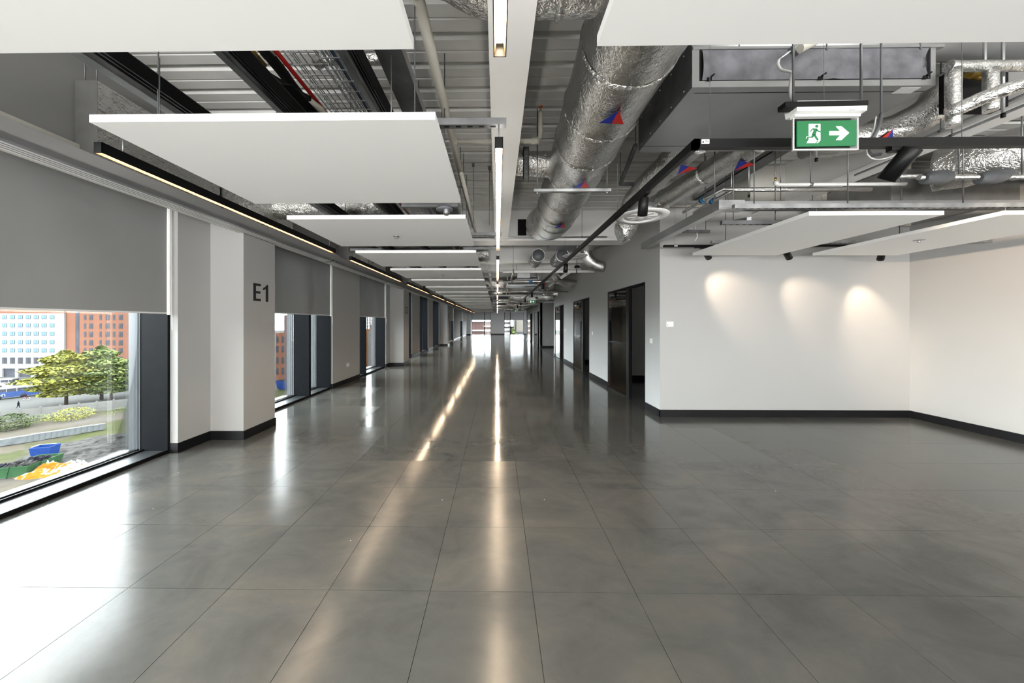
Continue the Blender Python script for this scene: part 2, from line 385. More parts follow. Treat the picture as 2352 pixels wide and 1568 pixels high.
# lintel wall over the windows and the darker wall above the slot grille
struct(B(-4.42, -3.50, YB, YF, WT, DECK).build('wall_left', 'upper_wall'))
struct(B(-3.50, -3.445, YB, YF - .1, GB + .004, WT).build('trim_1', 'beam_cream'))
struct(B(-3.445, -3.262, YB, YF - .1, GB + .045, GB + .15).build('trim_2', 'grey_wall'))
for k, (a, b_) in enumerate(WIN):
    wn = bpy.data.objects.new('window_%d' % (k + 1), None); COL.objects.link(wn); wn.location = (-4.2, a, 0); struct(wn)
    wn['label'] = 'floor to ceiling window in dark grey metal frame, number %d along the left wall' % (k + 1)
    B(-4.44, -3.99, a, b_, -.12, .035).build('sill', 'sill_metal', wn)
    MB().box(-3.992, -3.975, a, b_, -.02, .042).build('sill_edge', 'rubber', wn)
    MB().box(-4.335, -4.320, a, b_, .035, .055).box(-4.27, -4.255, a, b_, .035, .055).build('glazing_bead', 'rubber', wn)
    for (p, q) in ((a, a + .03), (b_ - .03, b_)):
        B(-4.30, -3.965, p, q, .035, WT - .06).build('jamb', 'frame_dark', wn)
        o = B(-4.44, -4.30, p, q, .035, WT - .06).build('outer_jamb', 'plastic_grey', wn)
    B(-4.44, -4.0, a, b_, WT - .06, WT).build('head', 'frame_dark', wn)
    cuts = [a + .03] + MUL[k] + [b_ - .03]
    for m in MUL[k]:
        B(-4.30, -3.97, m - .035, m + .035, .035, WT - .06).build('mullion', 'frame_dark', wn)
        B(-4.44, -4.30, m - .03, m + .03, .035, WT - .06).build('outer_mullion', 'plastic_grey', wn)
    for i in range(len(cuts) - 1):
        B(-4.305, -4.285, cuts[i] + (.035 if i else 0), cuts[i + 1] - (.035 if i < len(cuts) - 2 else 0), .035, WT - .06).build('pane', 'window_glass', wn)
# columns E1..E4 with skirting and painted numbers
def text_mesh(txt, size):
    c = bpy.data.curves.new('t', 'FONT'); c.body = txt; c.size = size; c.extrude = .001; c.align_x = 'CENTER'; c.align_y = 'CENTER'; c.offset = size * .012
    o = bpy.data.objects.new('t', c); COL.objects.link(o)
    me = bpy.data.meshes.new_from_object(o.evaluated_get(bpy.context.evaluated_depsgraph_get()))
    bpy.data.objects.remove(o); bpy.data.curves.remove(c); return me
GLY = {'E': [[(0, 0), (.5, 0), (.5, .14), (.17, .14), (.17, .43), (.47, .43), (.47, .57), (.17, .57), (.17, .86), (.5, .86), (.5, 1), (0, 1)]],
       '1': [[(.19, 0), (.36, 0), (.36, 1), (.25, 1), (.2, .92), (.12, .85), (.0, .79), (.0, .65), (.10, .69), (.19, .76)]],
       '2': [[(0, 0), (.56, 0), (.56, .115), (.18, .115), (.30, .24), (.44, .38), (.53, .50), (.56, .62), (.56, .76), (.50, .89), (.40, .97), (.28, 1), (.15, .97), (.05, .88), (.01, .72), (.135, .70), (.17, .82), (.27, .885), (.38, .85), (.43, .75), (.42, .60), (.33, .47), (.18, .31), (.04, .14)]],
       '3': [[(.0, .25), (.12, .27), (.16, .16), (.26, .11), (.38, .16), (.42, .27), (.38, .40), (.28, .46), (.20, .455), (.21, .56), (.31, .58), (.38, .66), (.38, .80), (.28, .89), (.17, .85), (.13, .75), (.01, .77), (.07, .92), (.20, 1), (.36, .99), (.48, .90), (.51, .76), (.47, .60), (.38, .53), (.49, .46), (.55, .33), (.54, .17), (.44, .04), (.28, -.01), (.12, .02), (.03, .12)]],
       '4': [[(.34, 0), (.46, 0), (.46, .23), (.57, .23), (.57, .34), (.46, .34), (.46, 1), (.36, 1), (0, .35), (0, .23), (.34, .23)], ]}
def mark(txt, h, x, yc, zc, parent):
    "flat vinyl characters on the column face that looks along +X"
    u = -.62 * h
    for ch in txt:
        mb = MB()
        for P_ in GLY[ch]: mb.prism([(yc + u + a * h * 1.17, zc - h / 2 + c * h) for a, c in P_], 'x', x, x + .0015)
        mb.build('character', 'print_black', parent); u += .76 * h
def text_obj(txt, size, mat, loc, rot, parent, name='lettering', sx=1.):
    me = text_mesh(txt, size); me.materials.clear(); me.materials.append(M[mat])
    o = bpy.data.objects.new(name, me); COL.objects.link(o); o.parent = parent
    o.location = Vector(loc) - wloc(parent); o.rotation_euler = rot; o.scale = (sx, 1, 1); return o
SK = .118
def skirt(name, segs):
    mb = MB()
    for (x0, x1, y0, y1) in segs: mb.box(x0, x1, y0, y1, 0, SK - .006).box(x0 + .002, x1 - .002, y0 + .002, y1 - .002, SK - .006, SK)
    return struct(mb.build(name, 'skirting_black'))
COLS = [(4.35, 4.97, 'E1'), (11.86, 12.56, 'E2'), (22.4, 23.3, 'E3'), (42.2, 43.2, 'E4')]
for (a, b_, t) in COLS:
    o = struct(MB().box(-3.925, -3.42, a, b_, 0, GB).box(-3.925, -3.502, a, b_, GB, WT).build('column', 'wall_paint')); o['label'] = 'white boxed column on the window wall marked ' + t
    mark(t, .25, -3.4195, (a + b_) / 2 + .02, 2.01 if t == 'E1' else 2.05, o)
    skirt('baseboard_left', [(-3.42, -3.408, a - .012, b_ + .012), (-3.92, -3.42, a - .012, a)])
for (a, b_, x) in PIERS[1:-1]:
    ys_ = [(a, b_)]
    for (c, d, t) in COLS:
        if a <= c < b_: ys_ = [(a, c - .012)] + ([(d, b_)] if d < b_ else [])
    for (p, q) in ys_:
        if q - p > .05: skirt('baseboard_left', [(x, x + .012, p - .012, q), (-3.965, x, p - .012, p)])
# door wall (right side of the corridor)
TH = .14
def wallbox(name, x0, x1, y0, y1, z0, z1, mat='wall_paint'): return struct(B(x0, x1, y0, y1, z0, z1).build(name, mat))
HEAD = 2.33
DOORS = [(6.04, 8.07), (9.68, 11.70), (13.40, 15.40), (21.0, 24.0), (25.4, 29.4)]
edges = [YW] + [v for d in DOORS for v in d] + [30.2]
segs = [(YW + .12, 6.04), (8.07, 9.68), (11.70, 13.40), (15.40, 15.75), (20.7, 21.0), (24.0, 25.4), (29.4, 30.2)]
for (a, b_) in segs: wallbox('wall_right', XD, XD + TH, a, b_, 0, HEAD)
wallbox('wall_right', XD, XD + TH, YW + .12, 15.75, HEAD, DECK); wallbox('wall_right', XD, XD + TH, 20.7, 30.2, HEAD, DECK)
wallbox('wall_right', XD, 6.0, 20.7, 20.84, 0, 2.95, 'grey_wall'); wallbox('wall_right', XD + TH, 6.0, 15.6, 15.75, 0, DECK)
skirt('baseboard_right', [(XD, 5.9, 20.688, 20.7)])
for (a, b_) in segs: skirt('baseboard_right', [(XD - .012, XD, YW - .012 if a < 6 else a, b_)] + ([(XD - .012, XD + TH, b_, b_ + .012)] if a > 6 else []))
# rooms behind the doors
for (y0, y1) in ((9.06, 9.16), (12.9, 13.0)): wallbox('wall_right', XD + TH, 6.0, y0, y1, 0, DECK, 'grey_wall'); skirt('baseboard_right', [(XD + TH, 6.0, y0 - .012, y0)])
wallbox('wall_right', 6.0, 6.12, YW + .12, 30.2, 0, DECK, 'grey_wall'); wallbox('wall_right', XD + TH, 6.0, 25.0, 25.1, 0, DECK, 'grey_wall')
wallbox('wall_right', XD + TH, 6.0, 30.1, 30.2, 0, DECK, 'grey_wall')
# wall facing the eye and right wall of the near bay
wallbox('wall_front', XD, XR + .14, YW, YW + .12, 0, DECK); skirt('baseboard_front', [(XD - .012, XR, YW - .012, YW)])
wallbox('wall_right', XR, XR + .14, YB, YW, 0, DECK); skirt('baseboard_right', [(XR - .012, XR, YB, YW - .012)])
# wall behind the photographer
struct(B(-4.42, XR + .14, YB - .15, YB, 0, DECK).build('wall_back', 'wall_paint'))
# far end wall with windows
FZ = 2.98
struct(B(-4.0, 13., YF, YF + .15, FZ, DECK).build('wall_far', 'wall_paint'))
FW = [(-3.41, -.84, -1.69), (.93, 3.53, 1.75)]
for (a, b_) in ((-4.42, -3.41), (-.84, .93), (3.53, 13.)): struct(B(a, b_, YF, YF + .15, 0, FZ).build('wall_far', 'wall_paint')); skirt('baseboard_far', [(max(a, -3.93), b_, YF - .012, YF)])
wallbox('wall_right', 12.9, 13.0, 30.2, YF, 0, DECK)
for k, (a, b_, m) in enumerate(FW):
    wn = bpy.data.objects.new('window_%d' % (k + 10), None); COL.objects.link(wn); wn.location = (a, YF, 0); struct(wn)
    wn['label'] = ['window left of the end wall pier', 'window right of the end wall pier'][k] + ' at the far end of the floor'
    for (p, q) in ((a, a + .05), (b_ - .05, b_), (m - .06, m + .06)): B(p, q, YF, YF + .14, 0, FZ).build('mullion', 'frame_dark', wn)
    B(a, b_, YF + .06, YF + .08, .02, FZ).build('pane', 'window_glass', wn); B(a, b_, YF, YF + .15, -.05, .02).build('sill', 'frame_dark', wn)
    for (p, q) in ((a, m), (m, b_)):
        t = thing('roller_blind', 'pale grey roller blind over the %s half of the %s end wall window' % (('left' if p == a else 'right'), ['left', 'right'][k]), 'blind', ((p + q) / 2, YF - .03, FZ), 'roller blinds on the end wall')
        B(p + .05, q - .03, YF - .035, YF - .032, 1.93, FZ).build('fabric', 'blind_fabric', t); B(p + .05, q - .03, YF - .045, YF - .022, 1.91, 1.935).build('bottom_bar', 'plastic_white', t)

# long white beam above the light line and the cross beams
HB = EYE + 1.70
o = struct(MB().box(-.052, .212, YB, 6.72, HB, HB + .03).box(.07, .09, YB, 6.72, HB + .03, DECK - .03).box(-.052, .212, YB, 6.72, DECK - .03, DECK).build('beam', 'beam_white')); o['label'] = 'long white steel beam above the central light line'
def crossbeam(y, h=HB, wd=.42, x0=-3.5, x1=XD, mat='beam_white'):
    o = struct(MB().box(x0, x1, y, y + wd, h, h + .05).box(x0, x1, y + wd * .55, y + wd * .55 + .02, h + .05, DECK).build('beam', mat)); return o
crossbeam(6.75)['label'] = 'white cross beam at the end of the large foil duct'
for k, yb in enumerate([9.35, 10.6, 14.0, 17.2, 20.5, 24.6, 28.0, 31.2, 35.0, 38.5, 41.5]):
    o = crossbeam(yb, HB + (.0 if k else .02), .28, x1=XD if yb < 15 or 20 < yb < 31 else 12.9); o['label'] = 'white cross beam, %s of the row beyond the foil duct' % ORD[k]
o = struct(MB().box(4.25, 4.52, YB, YW, HB + .08, HB + .11).box(4.375, 4.395, YB, YW, HB + .11, DECK).build('beam', 'beam_white')); o['label'] = 'long white steel beam over the right hand bay'
# ================================================================ PERIMETER: blinds, slot grilles, foil plenums
for k, zb in ((1, 1.70), (2, 1.76), (3, 1.77), (7, 1.80), (8, 1.80)):
    a, b_ = WIN[k]
    if k == 1: a = 1.4
    lab = {1: 'large grey roller blind over the nearest window, beside the E1 column', 2: 'grey roller blind over the window just beyond the E1 column', 3: 'grey roller blind over the window just before the E2 column',
           7: 'grey roller blind over the window just beyond the E3 column', 8: 'grey roller blind over the farthest left window'}[k]
    t = thing('roller_blind', lab, 'blind', (-3.96, (a + b_) / 2, WT))
    B(-3.962, -3.959, a + .01, b_ - .045, zb, WT).build('fabric', 'blind_fabric', t)
    B(-3.968, -3.952, a + .01, b_ - .045, zb - .018, zb).build('bottom_bar', 'plastic_white', t)
    B(-3.962, -3.925, b_ - .04, b_ - .012, zb - .03, WT).build('side_channel', 'plastic_white', t)
    pts = [(-3.915, b_ - .03, WT), (-3.915, b_ - .03, zb - .2), (-3.912, b_ - .022, zb - .225), (-3.915, b_ - .014, zb - .2), (-3.915, b_ - .014, WT)]
    MB().tube(pts, .0022, 6).build('chain', 'plastic_white', t)

GX0, GX1 = -3.44, -3.243
segs_g = [(-4.0, 1.7), (1.72, 6.38), (6.47, 9.6), (9.7, 14.0), (14.1, 18.4), (18.5, 22.8), (22.9, 27.2), (27.3, 31.6), (31.7, 36.0), (36.1, 42.1)]
for k, (a, b_) in enumerate(segs_g):
    vis_k = k - 1
    lab = ('white slot grille section over the window blinds, %s of the run' % ORD[max(vis_k, 0)]) if k else 'white slot grille section beside the photographer, out of view'
    t = thing('slot_grille', lab, 'grille', ((GX0 + GX1) / 2, (a + b_) / 2, GB), 'slot grilles along the window wall')
    for i in range(4):
        x = GX0 + .010 + i * .040
        B(x - .010, x + .010, a, b_, GB - .004, GB).build('fin', 'plastic_white', t)
    B(GX0, GX0 + .14, a, b_, GB + .003, GB + .01).build('backing', 'rubber', t)
    B(GX0 + .14, GX1, a, b_, GB + .0, GB + .01).build('flange', 'duct_grey', t)
    MB().box(GX1 - .012, GX1, a, b_, GB + .01, GB + .045).build('edge_profile', 'duct_grey', t)

def foilbox(name, x0, x1, y0, y1, z0, z1, mat='foil_dull', end='tape_grey', lab='', grp=None):
    t = thing(name, lab, 'duct', ((x0 + x1) / 2, y0, z0), grp)
    mb = MB(); ny, nz = max(3, int((y1 - y0) / .09)), max(3, int((z1 - z0) / .09)); b = 0
    for i in range(ny + 1):
        for j in range(nz + 1):
            y = y0 + (y1 - y0) * i / ny; z = z0 + (z1 - z0) * j / nz; e = 0 if i in (0, ny) or j in (0, nz) else 1
            mb.v.append((x1 + e * .014 * noise.noise(Vector((x1, y * 5, z * 5))), y, z))
    for i in range(ny):
        for j in range(nz): q = i * (nz + 1) + j; mb.f.append((q, q + nz + 1, q + nz + 2, q + 1))
    mb.sm = True; mb.build('foil_side', mat, t)
    MB().box(x0, x1 - .016, y0, y1, z0, z1).build('case', 'tape_grey', t)
    B(x0, x1 + .006, y0 - .004, y0, z0, z1).build('taped_end', end, t)
    for yy in (y0 + .03, y1 - .1):
        MB().tube([(x0 + .04, yy, z1), (x0 + .04, yy, DECK)], .005, 6).tube([(x1 - .04, yy, z1), (x1 - .04, yy, DECK)], .005, 6).build('drop_rod', 'galv_dark', t)
    return t
PL = [(2.65, 3.84, 'nearest'), (3.90, 5.23, 'second nearest'), (7.11, 8.3, 'third nearest'), (8.36, 9.6, 'fourth nearest'), (11.9, 13.1, 'fifth nearest'), (13.2, 14.5, 'sixth nearest'),
      (16.6, 19.2, 'seventh nearest'), (21.4, 24.0, 'eighth nearest'), (26.2, 28.8, 'ninth nearest')]
for a, b_, w_ in PL:
    foilbox('foil_plenum', -3.485, -3.305, a, b_, GB + .152, EYE + 2.0, lab='foil wrapped plenum box above the slot grille, %s of the row' % w_, grp='foil plenum boxes above the grille')

# ================================================================ CEILING PANELS
PZ = EYE + 1.0
def rods(t, pts, z0, z1, name='hanger', r=.003):
    for (x, y) in pts: MB().tube([(x, y, z0), (x, y, z1)], r, 5).build(name, 'galv_dark', t)
PX0, PX1 = -2.035, -.305
for k in range(-1, 20):
    y0 = 1.60 + 1.525 * k; y1 = y0 + 1.112
    lab = {-1: 'white ceiling panel cut by the top left corner of the photo', 0: 'white ceiling panel seen whole, nearest the window wall light', 1: 'white ceiling panel with sprinkler, second one seen whole'}.get(k, 'white ceiling panel over the corridor, %s of the long row' % ORD[k + 1])
    t = thing('ceiling_panel', lab, 'ceiling panel', ((PX0 + PX1) / 2, (y0 + y1) / 2, PZ), 'white panels hung in a row over the corridor')
    B(PX0, PX1, y0, y1, PZ, PZ + .038).build('panel_face', 'panel_white', t)
    MB().box(PX0 + .03, PX1 - .03, y0 + .03, y1 - .03, PZ + .038, PZ + .05).build('insulation', 'galv_dark', t)
    rods(t, [(PX0 + .25, y0 + .1), (PX1 - .25, y0 + .1), (PX0 + .25, y1 - .1), (PX1 - .25, y1 - .1)], PZ + .05, PZ + .40)
    if k >= 1 and k % 2 == 1:
        s = MB().disc_lathe((-1.165, y0 + .62, PZ), [(.0, -.0), (.033, 0), (.033, -.006), (.012, -.010), (.010, -.026), (.016, -.028), (.0, -.030)], 20).build('sprinkler', 'galv', t)
R_ = [('right', .361, 2.30, .03, 1.17), ]
t = thing('ceiling_panel', 'white ceiling panel cut by the top right corner of the photo', 'ceiling panel', (1.3, .6, PZ), 'white panels over the right hand bay')
B(.361, 2.32, .07, 1.182, PZ, PZ + .038).build('panel_face', 'panel_white', t); rods(t, [(.42, .2), (2.1, .2), (.42, 1.05), (2.1, 1.05)], PZ + .038, PZ + 1.3)
t = thing('ceiling_panel', 'white ceiling panel nearer the room corner wall lights, left of the pair', 'ceiling panel', (3.52, 4.0, PZ), 'white panels over the right hand bay')
B(2.905, 4.145, 3.07, 4.88, PZ, PZ + .038).build('panel_face', 'panel_white', t); rods(t, [(3.1, 3.2), (3.95, 3.2), (3.1, 4.6), (3.95, 4.6)], PZ + .038, PZ + .14)
t = thing('ceiling_panel', 'white ceiling panel with sprinkler at the right, against the right wall', 'ceiling panel', (5.31, 4.0, PZ), 'white panels over the right hand bay')
B(4.69, 5.93, 3.07, 4.90, PZ, PZ + .038).build('panel_face', 'panel_white', t); rods(t, [(4.9, 3.2), (5.7, 3.2), (4.9, 4.6), (5.7, 4.6)], PZ + .038, PZ + .14)
MB().disc_lathe((5.10, 4.0, PZ), [(0, 0), (.05, 0), (.05, -.004), (.013, -.008), (.011, -.028), (.018, -.03), (0, -.032)], 20).build('sprinkler', 'galv', t)

# ================================================================ LINEAR LIGHTS
def strut(t, a, b_, name='strut_channel', mat='galv_dark', wd=.041, h=.041, slots=True):
    a, b_ = Vector(a), Vector(b_)
    o = MB().bar(a, b_, wd, h).build(name, mat, t)
    if slots:
        d = (b_ - a); n = int(d.length / .07); d.normalize(); mb = MB()
        for i in range(n):
            c = a + d * (.035 + i * .07); c.z -= h / 2 + .0006; mb.bar(c - d * .016, c + d * .016, .013, .001)
            c2 = a + d * (.035 + i * .07)
        if n: mb.build('slots', 'rubber', o)
    return o
def linear_light(x, y0, L, zb, lab, grp, side):
    t = thing('linear_light', lab, 'light', (x, y0 + L / 2, zb), grp)
    W, H = .024, .064
    MB().box(x - W, x - W + .003, y0, y0 + L, zb, zb + H).box(x + W - .003, x + W, y0, y0 + L, zb, zb + H).box(x - W, x + W, y0, y0 + L, zb + H - .003, zb + H).box(x - W, x + W, y0, y0 + .003, zb, zb + H).box(x - W, x + W, y0 + L - .003, y0 + L, zb, zb + H).build('housing', 'black_metal', t)
    for sx in (-1, 1):
        MB().hexa([(x + sx * .021, y0 + .003, zb + .001), (x + sx * .0205, y0 + .003, zb + .001), (x + sx * .0205, y0 + L - .003, zb + .001), (x + sx * .021, y0 + L - .003, zb + .001),
                   (x + sx * .0145, y0 + .003, zb + .038), (x + sx * .014, y0 + .003, zb + .038), (x + sx * .014, y0 + L - .003, zb + .038), (x + sx * .0145, y0 + L - .003, zb + .038)]).build('reflector', 'reflector', t)
    B(x - .013, x + .013, y0 + .02, y0 + L - .02, zb + .036, zb + .040).build('diffuser', 'led_warm', t)
    if side > 0: B(x - .016, x + .016, y0 + .05, y0 + L - .05, zb + H, zb + H + .002).build('added_uplight', 'fill_glow', t)  # glowing strip added on top of the housing to brighten beam and deck
    for yy in (y0 + .12, y0 + L - .12) if False else ():
        MB().tube([(x, yy, zb + H), (x, yy, zb + .158)], .003, 6).build('suspension_wire', 'galv', t)
        strut(t, (x - (.03 if side > 0 else .10), yy, zb + .178), (x + (.42 if side < 0 else -.42), yy, zb + .178)) if side else None
    return t
LZ = EYE + 1.003
for k in range(-1, 10):
    y0 = 1.87 + 3.32 * k
    lab = {-1: 'lit black linear light cut by the top edge, over the corridor centre', 0: 'lit black linear light hung from a slotted strut by the second ceiling panel'}.get(k, 'lit black linear light over the corridor centre, %s of the line' % ORD[k + 1])
    t = linear_light(.010, y0, 2.68, LZ, lab, 'linear lights along the corridor centre', 1)
    for yy in (y0 + .10, y0 + 2.58):
        strut(t, (-.55, yy, LZ + .205), (.055, yy, LZ + .205)); MB().tube([(.01, yy, LZ + .06), (.01, yy, LZ + .19)], .0035, 6).build('suspension_wire', 'galv', t)
        MB().tube([(-.50, yy, LZ + .22), (-.50, yy, DECK)], .0045, 6).build('drop_rod', 'galv_dark', t)
for k in range(-1, 10):
    y0 = 1.90 + 3.32 * k
    lab = {-1: 'lit black linear light beside the windows, behind the photographer', 0: 'lit black linear light along the windows, nearest one seen, above the E1 column'}.get(k, 'lit black linear light beside the window wall, %s of the line' % ORD[k])
    t = linear_light(-2.365, y0, 2.80, EYE + 1.006, lab, 'linear lights along the window wall', 0)
    for yy in (y0 + .13, y0 + 2.66):
        strut(t, (-2.42, yy, LZ + .20), (-1.9, yy, LZ + .20)); MB().tube([(-2.365, yy, LZ + .06), (-2.365, yy, LZ + .18)], .0035, 6).build('suspension_wire', 'galv', t)
        MB().tube([(-2.14, yy, LZ + .22), (-2.14, yy, DECK)], .0045, 6).build('drop_rod', 'galv_dark', t)

# ================================================================ RAILS, BASKET AND PIPES ABOVE THE PANELS
def rail(x0, x1, z, y0, y1, lab, h=.09, light=True):
    t = thing('support_rail', lab, 'rail', ((x0 + x1) / 2, y0, z)); w_ = (x1 - x0) * .34
    MB().box(x0, x0 + w_, y0, y1, z, z + .004).box(x0, x0 + .004, y0, y1, z + .004, z + h).build('flange', 'galv', t)
    B(x0 + w_, x1, y0, y1, z + h - .004, z + h).build('web', 'galv_dark', t)
    for i in range(3):
        x = x0 + w_ + (x1 - x0 - w_) * (.2 + .25 * i); B(x - .004, x + .004, y0, y1, z + .02, z + h - .004).build('rib', 'galv_dark', t)
    B(x1 - .006, x1, y0, y1, z, z + h - .004).build('lip', 'black_matt', t)
    y = y0 + .9
    while y < y1:
        MB().tube([((x0 + x1) / 2, y, z + h), ((x0 + x1) / 2, y, DECK)], .004, 6).build('drop_rod', 'galv_dark', t); y += 3.32
rail(-2.30, -2.10, EYE + 1.45, -1, 30, 'galvanised ribbed rail above the panels, nearest the windows')
rail(-1.52, -1.395, EYE + 1.45, -1, 30, 'galvanised rail above the panels, left of the black pipes')
rail(-.86, -.755, EYE + 1.45, -1, 30, 'galvanised rail above the panels, right of the wire basket')
t = thing('cable_tray', 'wide dark grey cable tray along the right ends of the panels', 'tray', (-.65, 0, EYE + 1.62))
B(-.73, -.57, -1, 30, EYE + 1.62, EYE + 1.625).build('tray_base', 'galv_dark', t)
for x in (-.73, -.57): B(x - .003, x + .003, -1, 30, EYE + 1.625, EYE + 1.69).build('tray_side', 'duct_grey', t)
for y in range(0, 30, 3): MB().box(-.80, -.53, y + .2, y + .24, EYE + 1.58, EYE + 1.62).tube([(-.78, y + .22, EYE + 1.6), (-.78, y + .22, DECK)], .004, 6).tube([(-.55, y + .22, EYE + 1.6), (-.55, y + .22, DECK)], .004, 6).build('trapeze', 'galv_dark', t)
# wire basket
def basket(x0, x1, z, y0, y1, lab):
    t = thing('wire_basket', lab, 'cable basket', ((x0 + x1) / 2, y0, z)); r = .0028
    n = 6
    for i in range(n):
        x = x0 + (x1 - x0) * i / (n - 1); MB().box(x - r, x + r, y0, y1, z - r, z + r).build('long_wire', 'galv', t)
    for x in (x0, x1):
        for hh in (.045, .09): MB().box(x - r, x + r, y0, y1, z + hh - r, z + hh + r).build('long_wire', 'galv', t)
    cw = None; y = y0 + .05
    while y < min(y1, 9):
        if cw is None: cw = MB().box(x0, x1, y - r, y + r, z - 2 * r, z).box(x0 - r, x0 + r, y - r, y + r, z, z + .09).box(x1 - r, x1 + r, y - r, y + r, z, z + .09).build('cross_wire', 'galv', t); yb = y
        else: c = cw.copy(); COL.objects.link(c); c.location = (0, y - yb, 0)
        y += .10
basket(-1.42, -1.16, EYE + 1.80, .8, 6.7, 'wire cable basket beside the red pipe above the panels')
basket(-1.12, -.93, EYE + 1.68, .8, 6.7, 'wire cable basket carrying blue cable above the panels')
def pipe(name, pts, r, mat, lab, cat='pipe', seg=14, clips=(), cmat='galv_dark', grp=None, smooth_step=None, wob=0):
    loc = Vector(pts[0]); t = thing(name, lab, cat, loc, grp)
    P_ = resample(pts, smooth_step) if smooth_step else pts
    MB().tube(P_, r, seg, wob=wob, wsc=4).build('run', mat, t)
    for c in clips:
        c = Vector(c); MB().tube([c + Vector((0, 0, r)), Vector((c.x, c.y, DECK))], .0045, 6).build('drop_rod', 'galv_dark', t)
        MB().disc_lathe(c, [(r * 1.02, -.015), (r * 1.15, -.015), (r * 1.15, .015), (r * 1.02, .015)], 14, axis=(0, 1, 0) if abs(P_[1][1] - P_[0][1]) > abs(P_[1][0] - P_[0][0]) else (1, 0, 0)).build('pipe_clip', cmat, t)
    return t
ZP = EYE + 1.86
pipe('red_pipe', [(-1.515, -1, ZP), (-1.515, 6.7, ZP)], .016, 'red_paint', 'thin red pipe running above the panels', clips=[(-1.515, y, ZP) for y in (2.1, 5.1)])
pipe('insulated_pipe', [(-1.56, 2.0, ZP - .03), (-1.55, 2.3, ZP - .05), (-1.58, 3.0, ZP - .05), (-1.60, 6.7, ZP - .05)], .038, 'rubber', 'black insulated pipe beside the red pipe', smooth_step=.1, clips=[(-1.60, 4.2, ZP - .05)])
pipe('insulated_pipe', [(-1.70, 2.05, ZP - .08), (-1.65, 2.2, ZP - .12), (-1.53, 2.35, ZP - .15), (-1.42, 2.46, ZP - .17)], .03, 'rubber', 'black insulated pipe with a foil end above the panels', smooth_step=.04)
pipe('foil_pipe', [(-1.62, .2, ZP - .04), (-1.70, 2.12, ZP - .07)], .045, 'foil_crumpled', 'short foil wrapped pipe joined to the black pipe', smooth_step=.1, wob=.006, seg=20)
pipe('foil_pipe', [(-1.50, .2, ZP - .01), (-1.555, 2.2, ZP - .03)], .045, 'foil_crumpled', 'short foil wrapped pipe beside the brass valve', smooth_step=.1, wob=.006, seg=20)
pipe('cable_bundle', [(-1.05, .8, EYE + 1.71), (-1.03, 3, EYE + 1.71), (-1.03, 6.7, EYE + 1.71)], .017, 'blue_pipe', 'dark blue cable bundle lying in the wire basket', 'cable', smooth_step=.3)
t = thing('valve', 'brass valve beside the black insulated pipes', 'valve', (-1.625, 2.18, ZP - .07))
MB().tube([(-1.63, 2.08, ZP - .05), (-1.63, 2.26, ZP - .06)], [.016, .02], 12).build('body', 'brass', t); MB().tube([(-1.63, 2.17, ZP - .05), (-1.635, 2.17, ZP - .12)], .012, 10).build('spindle', 'brass', t); MB().disc_lathe((-1.635, 2.17, ZP - .12), [(0, 0), (.022, 0), (.022, -.01), (0, -.01)], 12).build('cap', 'brass', t)
t = thing('mounting_plate', 'black slotted plate beside the red pipe above the second panel', 'plate', (-1.42, 2.3, EYE + 1.60))
MB().hexa([(-1.52, 2.16, EYE + 1.6), (-1.38, 2.18, EYE + 1.60), (-1.33, 3.0, EYE + 1.60), (-1.50, 3.0, EYE + 1.60), (-1.52, 2.16, EYE + 1.605), (-1.38, 2.18, EYE + 1.605), (-1.33, 3.0, EYE + 1.605), (-1.50, 3.0, EYE + 1.605)]).build('plate', 'black_matt', t)
t = thing('cable_end', 'clear taped cable end hanging by the red pipe', 'cable end', (-1.42, 2.46, EYE + 1.68))
MB().tube([(-1.47, 2.40, EYE + 1.70), (-1.42, 2.46, EYE + 1.68), (-1.38, 2.54, EYE + 1.67), (-1.36, 2.60, EYE + 1.66)], [.012, .026, .026, .012], 10).build('wrap', 'plastic_cream', t)
# foil lined loop pipes between basket and tray
pipe('foil_pipe', [(-.98, 1.2, EYE + 1.95), (-.90, 1.95, EYE + 1.93), (-.80, 2.3, EYE + 1.90), (-.80, 9, EYE + 1.90)], .05, 'foil_crumpled', 'foil wrapped pipe right of the wire basket', smooth_step=.08, wob=.006, seg=20)
pipe('foil_pipe', [(-1.46, 2.62, EYE + 2.1), (-1.38, 2.58, EYE + 2.1), (-.9, 2.58, EYE + 2.1), (-.78, 2.58, EYE + 2.1)], .045, 'foil_crumpled', 'short foil wrapped cross pipe over the wire basket', smooth_step=.08, wob=.006, seg=20)
# foil duct runs beyond the second panel on the window side
def ductrun(lab, pts, r, mat='foil', bands=(), wob=.008, grp=None, seg=40, caps=True):
    loc = Vector(pts[0]); t = thing('foil_duct', lab, 'duct', loc, grp)
    P_ = resample(pts, .06); MB().tube(P_, r, seg, wob=wob, wsc=4.5, cap=caps).build('sleeve', mat, t)
    n = len(P_)
    for f in bands:
        i = max(1, min(n - 3, int(f * (n - 1)))); a, b_ = P_[i], P_[i + 1]; d = (b_ - a).normalized()
        ring = [a + d * s for s in (-.02, -.014, -.005, .005, .014, .02)]
        MB().tube(ring, [r, r + .004, r + .009, r + .009, r + .004, r], seg, cap=False, wob=.006, wsc=16).build('joint_band', 'foil_crumpled', t)
    return t
ductrun('foil duct crossing above the panels near the windows, just past the second panel', [(-3.68, 4.9, EYE + 1.75), (-3.0, 4.9, EYE + 1.75), (-2.3, 4.9, EYE + 1.78), (-1.7, 4.9, EYE + 1.8)], .17, 'foil_crumpled', wob=.02)
ductrun('foil duct crossing above the fourth ceiling panel near the windows', [(-3.68, 8.6, EYE + 1.78), (-2.8, 8.6, EYE + 1.78), (-1.2, 8.6, EYE + 1.8), (-.2, 8.5, EYE + 1.8)], .2, 'foil_crumpled', wob=.02)
